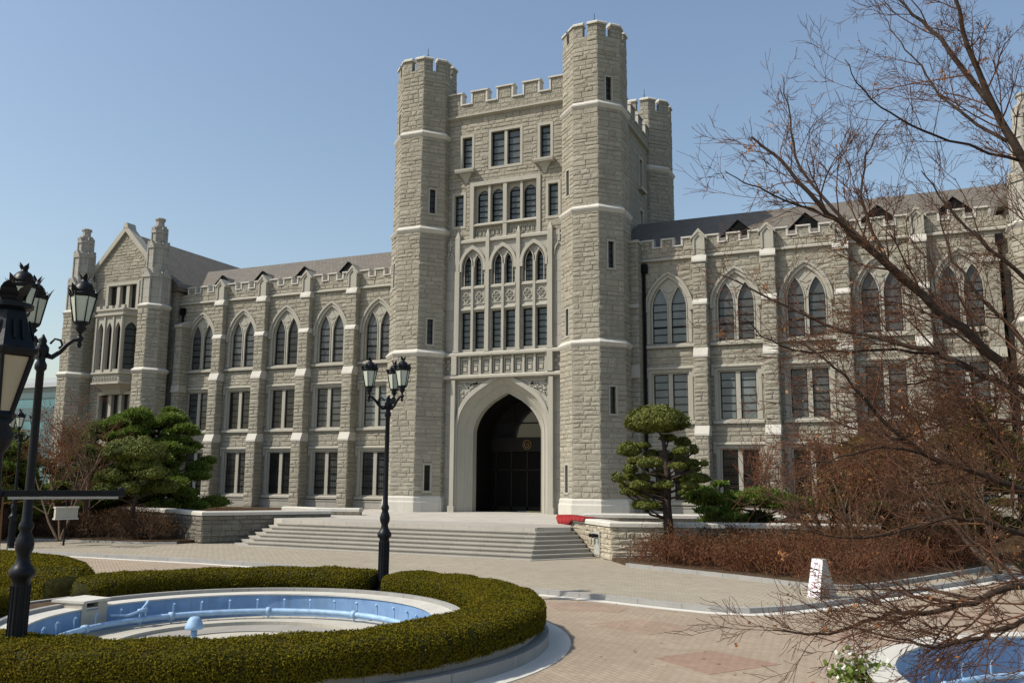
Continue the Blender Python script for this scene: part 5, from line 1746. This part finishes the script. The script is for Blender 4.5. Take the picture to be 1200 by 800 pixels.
# smaller cloud pine on the left
vl = Vector((-11.9 - CAMLOC.x, -13.8 - CAMLOC.y)).normalized(); al = Vector((vl.y, -vl.x))
rawL = [(0, 4.15, 1.45, .72), (-.9, 3.0, .75, .42), (.75, 3.2, .8, .4), (1.2, 2.55, .7, .4), (-.3, 2.5, .6, .35), (.3, 3.55, .9, .4), (-1.3, 2.4, .5, .35)]
pads = []
for (a_, z_, rx, rz) in rawL:
    q = Vector((-11.9, -13.8)) + al * a_ + vl * rp.uniform(-.7, .7)
    pads.append(((q.x, q.y, z_), (rx, rx, rz)))
pad_tree('topiary_pine', (-11.9, -13.8, .2), pads, [(-11.85, -13.8, .1), (-11.95, -13.8, 1.4), (-11.8, -13.7, 2.6), (-11.9, -13.8, 4.0)],
         'smaller dark cloud pruned pine left of the steps in front of the tall pine', 'tree', 22, 'topiary', 'topiary_in', 800, .08, tr=.15)

def natural_pine(base, h, rad, label, seed, n=46, leafm='pine', flat=.34, z0f=.25, lean=(0, 0)):
    rng = np.random.default_rng(seed)
    pads = []
    for i in range(n):
        f = z0f + (1 - z0f) * (i + .5) / n
        rmax = rad * (1.05 - .75 * ((f - z0f) / (1 - z0f)) ** 1.6)
        a = rng.uniform(0, 2 * pi); rr = rmax * math.sqrt(rng.uniform(.08, 1)) * (1 + .22 * math.sin(3 * a + 9 * f + seed))
        s_ = rng.uniform(.30, .72) * (1.1 - .3 * f)
        pads.append(((base[0] + lean[0] * f + rr * math.cos(a), base[1] + lean[1] * f + rr * math.sin(a), base[2] + h * f * rng.uniform(.95, 1.02)), (s_, s_, s_ * flat * rng.uniform(1.0, 1.7))))
    tr = [(base[0] + lean[0] * f + .12 * math.sin(5 * f), base[1] + lean[1] * f, base[2] + h * f) for f in (0, .2, .4, .6, .8, .97)]
    return pad_tree('pine_tree', base, pads, tr, label, 'tree', seed, leafm, 'pine_in', 480, .21, tr=.18, needles=True, rough=.16)
natural_pine((-15.3, -8.6, .3), 6.3, 2.75, 'tall spreading green pine before the left wing windows', 31, 105, lean=(-.6, 0), z0f=.16)
natural_pine((-18.6, -8.9, .3), 6.0, 2.9, 'green pine behind the bare reddish tree, left of the tall pine', 32, 80, z0f=.14)
natural_pine((-17.6, -16.0, .2), 4.3, 2.0, 'low green pine seen between the lamp posts at far left', 33, 60, z0f=.06)
natural_pine((-21.5, -14.0, .2), 5.2, 2.8, 'dark green pine at the left edge behind the lamp posts', 35, 70, z0f=.06)
natural_pine((-24.5, -6.0, .2), 5.4, 2.8, 'green pine farthest left below the end pavilion', 36, 60, 'olive', z0f=.08)
bare_tree('bare_tree', (-13.4, -16.4, .26), 7.6, 'bare reddish twiggy tree left of the smaller cloud pine', 'tree', 41, 4, .07, 4, spread=.8, nleaf=500, lsz=.07)
bare_tree('bare_tree', (-15.6, -12.8, .26), 7.8, 'bare brown twiggy tree behind the lamp post, leftmost of the bare trees', 'tree', 42, 4, .07, 4, spread=.8, twigm='twig_brown', nleaf=700, leafm='olive', lsz=.08)

# right hand bed
natural_pine((14.1, -9.9, .5), 2.5, 1.3, 'low dark pine with drooping pads beside the clipped pine', 51, 11, z0f=.35, flat=.22)
def pads_at(lst, vv, aa, org):
    out = []
    for (a_, d_, z_, rx, rz) in lst:
        q = Vector(org) + aa * a_ + vv * d_
        out.append(((q.x, q.y, z_), (rx, rx, rz)))
    return out
vq = Vector((15.5 - CAMLOC.x, -9.4 - CAMLOC.y)).normalized(); aq = Vector((vq.y, -vq.x))
pad_tree('dwarf_pine', (15.5, -9.4, .5), pads_at([(-.7, 0, 2.3, .75, .3), (.3, .3, 2.45, .8, .3), (1.2, 0, 2.2, .8, .32), (2.1, .2, 2.1, .8, .3), (-1.3, -.4, 1.5, .7, .28), (.2, .8, 1.6, .5, .25)], vq, aq, (15.5, -9.4)),
         [(15.5, -9.4, .5), (15.4, -9.4, 1.2), (15.65, -9.4, 1.7), (15.5, -9.4, 2.2)], 'dwarf pine with flat bright green pads on a crooked dark stem', 'tree', 52, 'pine', 'pine_in', 520, .17, tr=.12, needles=True, rough=.14)
natural_pine((19.6, -7.4, .3), 4.3, 1.7, 'green pine behind the reddish twigs of the right bed', 53, 50, 'olive', z0f=.1)
natural_pine((23.4, -6.6, .3), 5.6, 2.0, 'olive green tree at the right edge behind the maple branches', 54, 60, 'olive', z0f=.1)
bare_tree('bare_tree', (15.5, -5.6, 1.0), 4.7, 'slim young bare tree with several stems before the right wing windows', 'tree', 61, 4, .05, 3, spread=.55, kids=(4, 6), stemspread=.22)
for i, (x, y, h, lb) in enumerate(((18.4, -10.2, 5.0, 'reddish bare twiggy tree nearest the dwarf pine'), (19.3, -12.4, 5.2, 'reddish brown bare tree in the middle of the right bed behind the marker stone'),
                                   (21.2, -11.2, 6.2, 'tall bare brown tree with dry leaves towards the right edge of the bed'), (23.4, -12.6, 6.6, 'bare brown tree at the right edge, rearmost of the bed'), (20.2, -8.6, 7.6, 'reddish bare tree in front of the right wing, tallest of the bed'), (22.2, -9.4, 7.6, 'brown bare tree in front of the far end of the right wing'))):
    bare_tree('bare_tree', (x, y, .26), h, lb, 'tree', 70 + i, 5, .075, 4, spread=.7, twigm='twig_red' if i % 3 else 'twig_brown', stemspread=.5, nleaf=1500, leafm='redleaf' if i % 2 == 0 else 'brownleaf', lsz=.06, kids=(3, 4))

def thicket(name, poly, zf, n, label, seed, twigm='twig_red', leafm='redleaf', L=(.35, .8), nl=6, lsz=.05):
    """dense low azalea scrub, too many stems to count"""
    rng = np.random.default_rng(seed)
    P = np.array(poly); lo, hi = P.min(0), P.max(0)
    def inside(x, y):
        c = False; j = len(P) - 1
        for i in range(len(P)):
            if (P[i, 1] > y) != (P[j, 1] > y) and x < (P[j, 0] - P[i, 0]) * (y - P[i, 1]) / (P[j, 1] - P[i, 1]) + P[i, 0]: c = not c
            j = i
        return c
    segs, leaf = [], []
    while len(segs) < n:
        x, y = rng.uniform(lo, hi)
        if not inside(x, y): continue
        pt = math.sin(x * 1.3 + 1.1 * math.sin(y * .9)) * math.sin(y * 1.5 + .8 * math.sin(x * .7) + 1)
        if rng.random() < .35 - .55 * pt: continue
        h = zf(x, y) * (.82 + .34 * pt)
        z = .2 + h * rng.uniform(0, .75)
        p = np.array([x, y, z]); d = unit(rng.normal(0, .6, 3) + [0, 0, .9])
        l = rng.uniform(*L)
        q = p + d * l * .5; d2 = unit(d + rng.normal(0, .35, 3)); e_ = q + d2 * l * .5
        segs += [(p, q, .011, .008), (q, e_, .008, .004)]
        for k in range(nl): leaf.append(e_ * rng.uniform(.98, 1.0) + rng.normal(0, .06, 3))
    t = thing(name, (float(P[:, 0].mean()), float(P[:, 1].mean()), .2), label, 'shrubs'); t['kind'] = 'stuff'
    o = twigs('stems', segs, M[twigm], t, 3); o['kind'] = 'stuff'
    leaf = np.array(leaf); U, V = leaf_uv(rng, len(leaf), lsz, .6, np.tile([[0, 0, 1.]], (len(leaf), 1)), 1.2)
    o = quads('leaves', leaf, U, V, M[leafm], t); o['kind'] = 'stuff'
    return t
thicket('azalea_scrub', [(11.9, -14.2), (14, -15.3), (16.2, -16.4), (18.4, -17.8), (19.6, -17.4), (21.0, -14.4), (23.4, -9), (24, -4), (17, -7.5), (14.2, -10.6), (12.2, -12.9)],
        lambda x, y: .72 + .055 * (y + 17) * (1 if y > -17 else 0) + .03 * (x - 12), 17000, 'reddish brown bare azalea scrub filling the right hand bed', 81, nl=5, lsz=.055)
thicket('azalea_scrub', [(-21, -14.9), (-15.8, -14.95), (-10.3, -14.35), (-9.3, -13.7), (-12.5, -11.9), (-17, -10.9), (-21, -11)],
        lambda x, y: .85 + .12 * (y + 15), 9000, 'brown azalea scrub below the pines on the left', 82, 'twig_brown', 'redleaf', nl=6, lsz=.055)

# flowering shrub at the rim of the second basin
rng = np.random.default_rng(9)
t = thing('flowering_shrub', (20.1, -30.4, 0), 'small leafy shrub with white blossom against the rim of the second basin', 'shrub')
c = np.array([20.12, -30.35, .24]); n = 700
P = c + rng.normal(0, 1, (n, 3)) * np.array([.16, .22, .12]); P[:, 2] = np.abs(P[:, 2])
U, V = leaf_uv(rng, n, .07, .6); quads('leaves', P, U, V, M['pine'], t)
P2 = c + rng.normal(0, 1, (150, 3)) * np.array([.18, .24, .13]) + np.array([0, 0, .05]); P2[:, 2] = np.abs(P2[:, 2])
U, V = leaf_uv(rng, 150, .055, .8); quads('blossom', P2, U, V, M['flower'], t)
segs = [(np.array([20.1 + rng.normal(0, .05), -30.4 + rng.normal(0, .05), 0]), P[rng.integers(0, n)], .008, .004) for k in range(40)]
twigs('stems', segs, M['twig_brown'], t, 3)

# the big bare maple on the right, limbs reaching into the picture
LIMB = {
'trunk':[(22.69,-35.84,0.0),(22.71,-35.86,0.68),(22.74,-35.87,1.44),(22.77,-35.92,2.13),(22.78,-35.98,2.65)],
'A':[(22.78,-35.98,2.65),(22.6,-35.74,4.22),(22.11,-35.46,6.11),(21.9,-35.43,6.72),(21.67,-35.51,7.57),(21.58,-35.6,8.24)],
'A2':[(21.9,-35.43,6.72),(21.47,-35.09,7.72),(21.18,-34.88,8.26),(20.84,-34.68,8.95)],
'A3':[(22.08,-35.45,6.15),(21.43,-35.99,6.26),(21.03,-36.38,6.38),(20.73,-36.68,6.58),(20.59,-36.88,6.83)],
'A4':[(21.98,-35.44,6.37),(21.53,-34.8,7.11),(21.32,-34.39,7.73),(21.12,-34.18,8.18),(20.95,-33.98,8.65)],
'B':[(22.78,-35.98,2.65),(22.21,-36.38,3.38),(21.83,-36.53,3.87),(21.47,-36.7,4.24),(21.1,-36.78,4.64),(20.65,-36.98,5.09),(20.33,-37.09,5.45),(20.02,-37.12,5.86),(19.78,-37.15,6.12)],
'B2':[(21.1,-36.78,4.64),(20.57,-36.38,5.37),(20.11,-36.11,6.1),(20.0,-35.92,6.73),(19.95,-35.82,7.25)],
'B3':[(20.45,-36.99,5.32),(20.07,-37.32,5.44),(19.8,-37.45,5.56),(19.61,-37.58,5.68)],
'B4':[(20.84,-36.88,4.9),(20.66,-36.38,5.69),(20.75,-36.08,6.28),(20.92,-35.98,6.56)],
'C':[(22.21,-36.38,3.38),(21.87,-36.13,3.76),(21.56,-36.0,4.01),(21.23,-35.88,4.25),(20.8,-35.78,4.4),(20.26,-35.7,4.61),(19.68,-35.65,4.93),(19.16,-35.63,5.25)],
'C2':[(21.23,-35.88,4.25),(20.73,-36.38,4.23),(20.24,-36.7,4.2),(19.88,-37.04,4.26),(19.67,-37.27,4.45)],
'D':[(22.78,-35.98,2.65),(22.27,-36.29,2.82),(21.77,-36.52,2.99),(21.4,-36.69,3.14),(21.05,-36.78,3.28),(20.71,-36.88,3.6),(20.46,-36.99,3.94),(20.13,-37.01,4.25)],
'D2':[(21.05,-36.78,3.28),(20.7,-37.08,3.34),(20.31,-37.3,3.22),(20.09,-37.42,3.2)],
'D3':[(20.89,-36.78,3.41),(20.48,-36.38,3.54),(20.02,-36.12,3.73),(19.6,-35.96,3.84)],
'E':[(22.78,-35.98,2.65),(22.5,-35.21,3.5),(22.01,-34.74,3.64),(21.48,-34.59,3.7),(21.07,-34.58,3.59),(20.56,-34.58,3.46),(20.13,-34.6,3.51)],
'F':[(22.77,-35.97,2.54),(22.19,-36.68,2.57),(21.69,-37.02,2.66),(21.28,-37.19,2.79),(20.85,-37.38,2.69),(20.49,-37.59,2.62),(20.13,-37.71,2.68)],
'G':[(22.77,-35.92,2.13),(22.11,-37.07,2.34),(21.63,-37.41,2.32),(21.28,-37.59,2.21),(20.94,-37.68,2.12),(20.71,-37.78,2.11),(20.48,-37.89,2.02),(20.25,-38.0,1.96),(19.93,-38.04,1.98)],
'G2':[(21.33,-37.59,2.24),(20.95,-37.18,2.23),(20.57,-36.88,2.17),(20.15,-36.71,2.14)],
'H':[(22.77,-35.92,2.2),(22.03,-37.87,2.36),(21.54,-38.11,2.16),(21.28,-38.19,2.06),(21.05,-38.28,1.99),(20.76,-38.28,2.02),(20.5,-38.29,2.07)],
'I':[(22.6,-35.74,4.22),(22.08,-36.06,4.74),(21.69,-36.21,5.13),(21.38,-36.19,5.57),(21.18,-36.18,5.93)],
'J':[(22.21,-36.38,3.38),(21.96,-35.64,4.35),(21.67,-35.31,4.84),(21.41,-35.09,5.44),(21.36,-34.99,5.93)],
'K':[(22.27,-36.29,2.82),(21.82,-35.62,3.25),(21.38,-35.39,3.96),(20.93,-35.18,4.04),(20.43,-34.99,4.03)],
# limbs on the far and right side, outside the picture
'X1':[(22.78,-35.98,2.65),(23.5,-35.2,3.8),(24.4,-34.6,4.9),(25.2,-34.2,6.2)],
'X2':[(22.78,-35.98,2.65),(23.4,-36.6,3.7),(24.2,-37.2,4.6),(25.2,-37.6,5.3)],
'X3':[(22.6,-35.74,4.22),(22.9,-35.3,5.6),(23.0,-34.9,7.0),(22.9,-34.6,8.4)],
}
R0 = {'trunk': .16, 'A': .075, 'B': .062, 'C': .045, 'D': .045, 'E': .034, 'F': .03, 'G': .036, 'H': .028, 'I': .03, 'J': .032, 'K': .03, 'A2': .034, 'A3': .016, 'A4': .02, 'B2': .026, 'B3': .013, 'B4': .018, 'C2': .017, 'D2': .015, 'D3': .015, 'G2': .013, 'X1': .06, 'X2': .05, 'X3': .05}
mt_ = thing('maple_tree', (22.7, -35.85, 0), 'bare maple with dark limbs and fine reddish twigs reaching in from the right', 'tree')
rng = np.random.default_rng(77)
lb = MB(); tw = []; tips = []
def densify(P, k=4):
    P = [np.array(q, float) for q in P]; out = []
    for i in range(len(P) - 1):
        p0, p1, p2, p3 = P[max(0, i - 1)], P[i], P[i + 1], P[min(len(P) - 1, i + 2)]
        for j in range(k):
            s_ = j / k
            out.append(.5 * (2 * p1 + (p2 - p0) * s_ + (2 * p0 - 5 * p1 + 4 * p2 - p3) * s_ ** 2 + (3 * p1 - p0 - 3 * p2 + p3) * s_ ** 3) + (rng.normal(0, .010, 3) if i + j else 0))
    return out + [P[-1]]
for k, P in LIMB.items():
    Q = densify(P)
    r0 = R0[k]; r1 = .105 if k == 'trunk' else max(.004, r0 * .16)
    n = len(Q)
    lb.tube([tuple(q) for q in Q], [r0 + (r1 - r0) * (i / (n - 1)) ** .8 for i in range(n)], 7 if r0 > .02 else 5)
    if k == 'trunk': continue
    Ln = sum(np.linalg.norm(Q[i + 1] - Q[i]) for i in range(n - 1))
    m_ = int(Ln / {'X': .3, 'A': .21, 'B': .19, 'F': .15, 'G': .16, 'H': .16, 'D': .12, 'E': .10, 'K': .10, 'C': .13}.get(k[0], .16) * (.55 if k in ('G2', 'D2', 'D3') else 1))
    for j in range(m_):
        f = .18 + .82 * (j + rng.random()) / m_
        i = min(n - 2, int(f * (n - 1)))
        p = Q[i]; d = unit(Q[i + 1] - Q[i])
        side = unit(np.cross(d, rng.normal(size=3)))
        flatten = np.array([1, 1, .75])
        dd = unit((d * .9 + side * rng.uniform(.5, 1.0)) * flatten + np.array([0, 0, .06]))
        rr = max(.0035, (r0 + (r1 - r0) * f) * .42)
        lev = 3 if rr > .008 else 2
        grow(rng, tw, p, dd, rng.uniform(.35, 1.0) * (1.12 - .62 * f), min(rr, .011), 3 - lev, 3, .03, (3, 5), .62, .13, tips, .0019, 4, .60)
lb.build('limbs', M['maple'], mt_, True)
twigs('twigs', tw, M['twig_pink'], mt_, 3)
T = np.array([q[0] for q in tips])
sel = rng.integers(0, len(T), 520)
P = T[sel] + rng.normal(0, .02, (520, 3)) - np.array([0, 0, .02])
P0 = P
cl = T[rng.integers(0, len(T), 26)]
P = np.repeat(cl, 12, 0) + rng.normal(0, .024, (26 * 12, 3)); P = np.concatenate([P0, P]); U, V = leaf_uv(rng, len(P), .026, .6); quads('dry_leaves', P, U, V, M['dryleaf'], mt_)

rng = np.random.default_rng(123)
n = 420
P = np.stack([rng.uniform(6, 26, n), rng.uniform(-34, -16, n), np.full(n, .012)], 1)
dd = np.hypot(P[:, 0] - FC.x, P[:, 1] - FC.y); d2 = np.hypot(P[:, 0] - FC2.x, P[:, 1] - FC2.y)
ky = np.interp(P[:, 0], [q[0] for q in kerb_line[:13]], [q[1] for q in kerb_line[:13]])
P[:, 2] = np.where((P[:, 1] > ky) & (P[:, 0] < 18), .132, .012)
P = P[(dd > 6.6) & (d2 > 5.0) & (np.abs(P[:, 1] - ky) > .3) & (P[:, 0] < 18.5) | (P[:, 1] < -24) & (dd > 6.6) & (d2 > 5.0)]
U, V = leaf_uv(rng, len(P), .055, .6, np.tile([[0, 0, 1.]], (len(P), 1)), .25)
o = quads('fallen_leaves', P, U, V, M['dryleaf']); tag(o, 'dry brown leaves scattered over the plaza paving', 'leaves', None, 'stuff')

# ------------------------------------------------------------------ small things on the left and far background
t = thing('sign_box', (-12.4, -17.0, .12), 'small white box on a thin stake in front of the left scrub', 'box')
b = MB(); b.box(-12.42, -12.36, -17.03, -16.97, .1, 2.3); b.build('stake', M['bar'], t)
v2 = Vector((-12.4 - CAMLOC.x, -17 - CAMLOC.y)); an = math.atan2(v2.y, v2.x) - pi / 2 + .3
b = MB(); b.T = Matrix.Translation((-12.4, -17.0, 0)) @ Matrix.Rotation(an, 4, 'Z'); b.box(-.45, .45, -.14, .10, 1.28, 1.70); b.build('case', M['concrete'], t)
b = MB(); b.T = Matrix.Translation((-12.4, -17.0, 0)) @ Matrix.Rotation(an, 4, 'Z'); b.box(-.48, .48, -.18, .14, 1.702, 1.76); b.box(-.48, .48, -.18, .14, 1.22, 1.278); b.build('frame', M['cap'], t)

t = thing('glass_building', (-62, 26, 0), 'distant teal glass building between the lamp posts and the left pavilion', 'building')
b = MB(); b.box(-90, -56, 24, 44, 0, 13.2); b.build('facade', M['teal'], t)
b = MB()
for i in range(5): b.box(-90.05, -55.95, 23.93, 24, 2 + i * 2.4, 3.4 + i * 2.4); b.box(-56, -55.93, 24.2, 43.8, 2 + i * 2.4, 3.4 + i * 2.4)
b.build('window_band', M['teal_dark'], t)
b = MB(); b.box(-75, -62, 26, 40, 13.2, 14.2); b.box(-90.4, -55.6, 23.6, 44.4, 12.8, 13.3); b.build('roof', M['paleclad'], t)
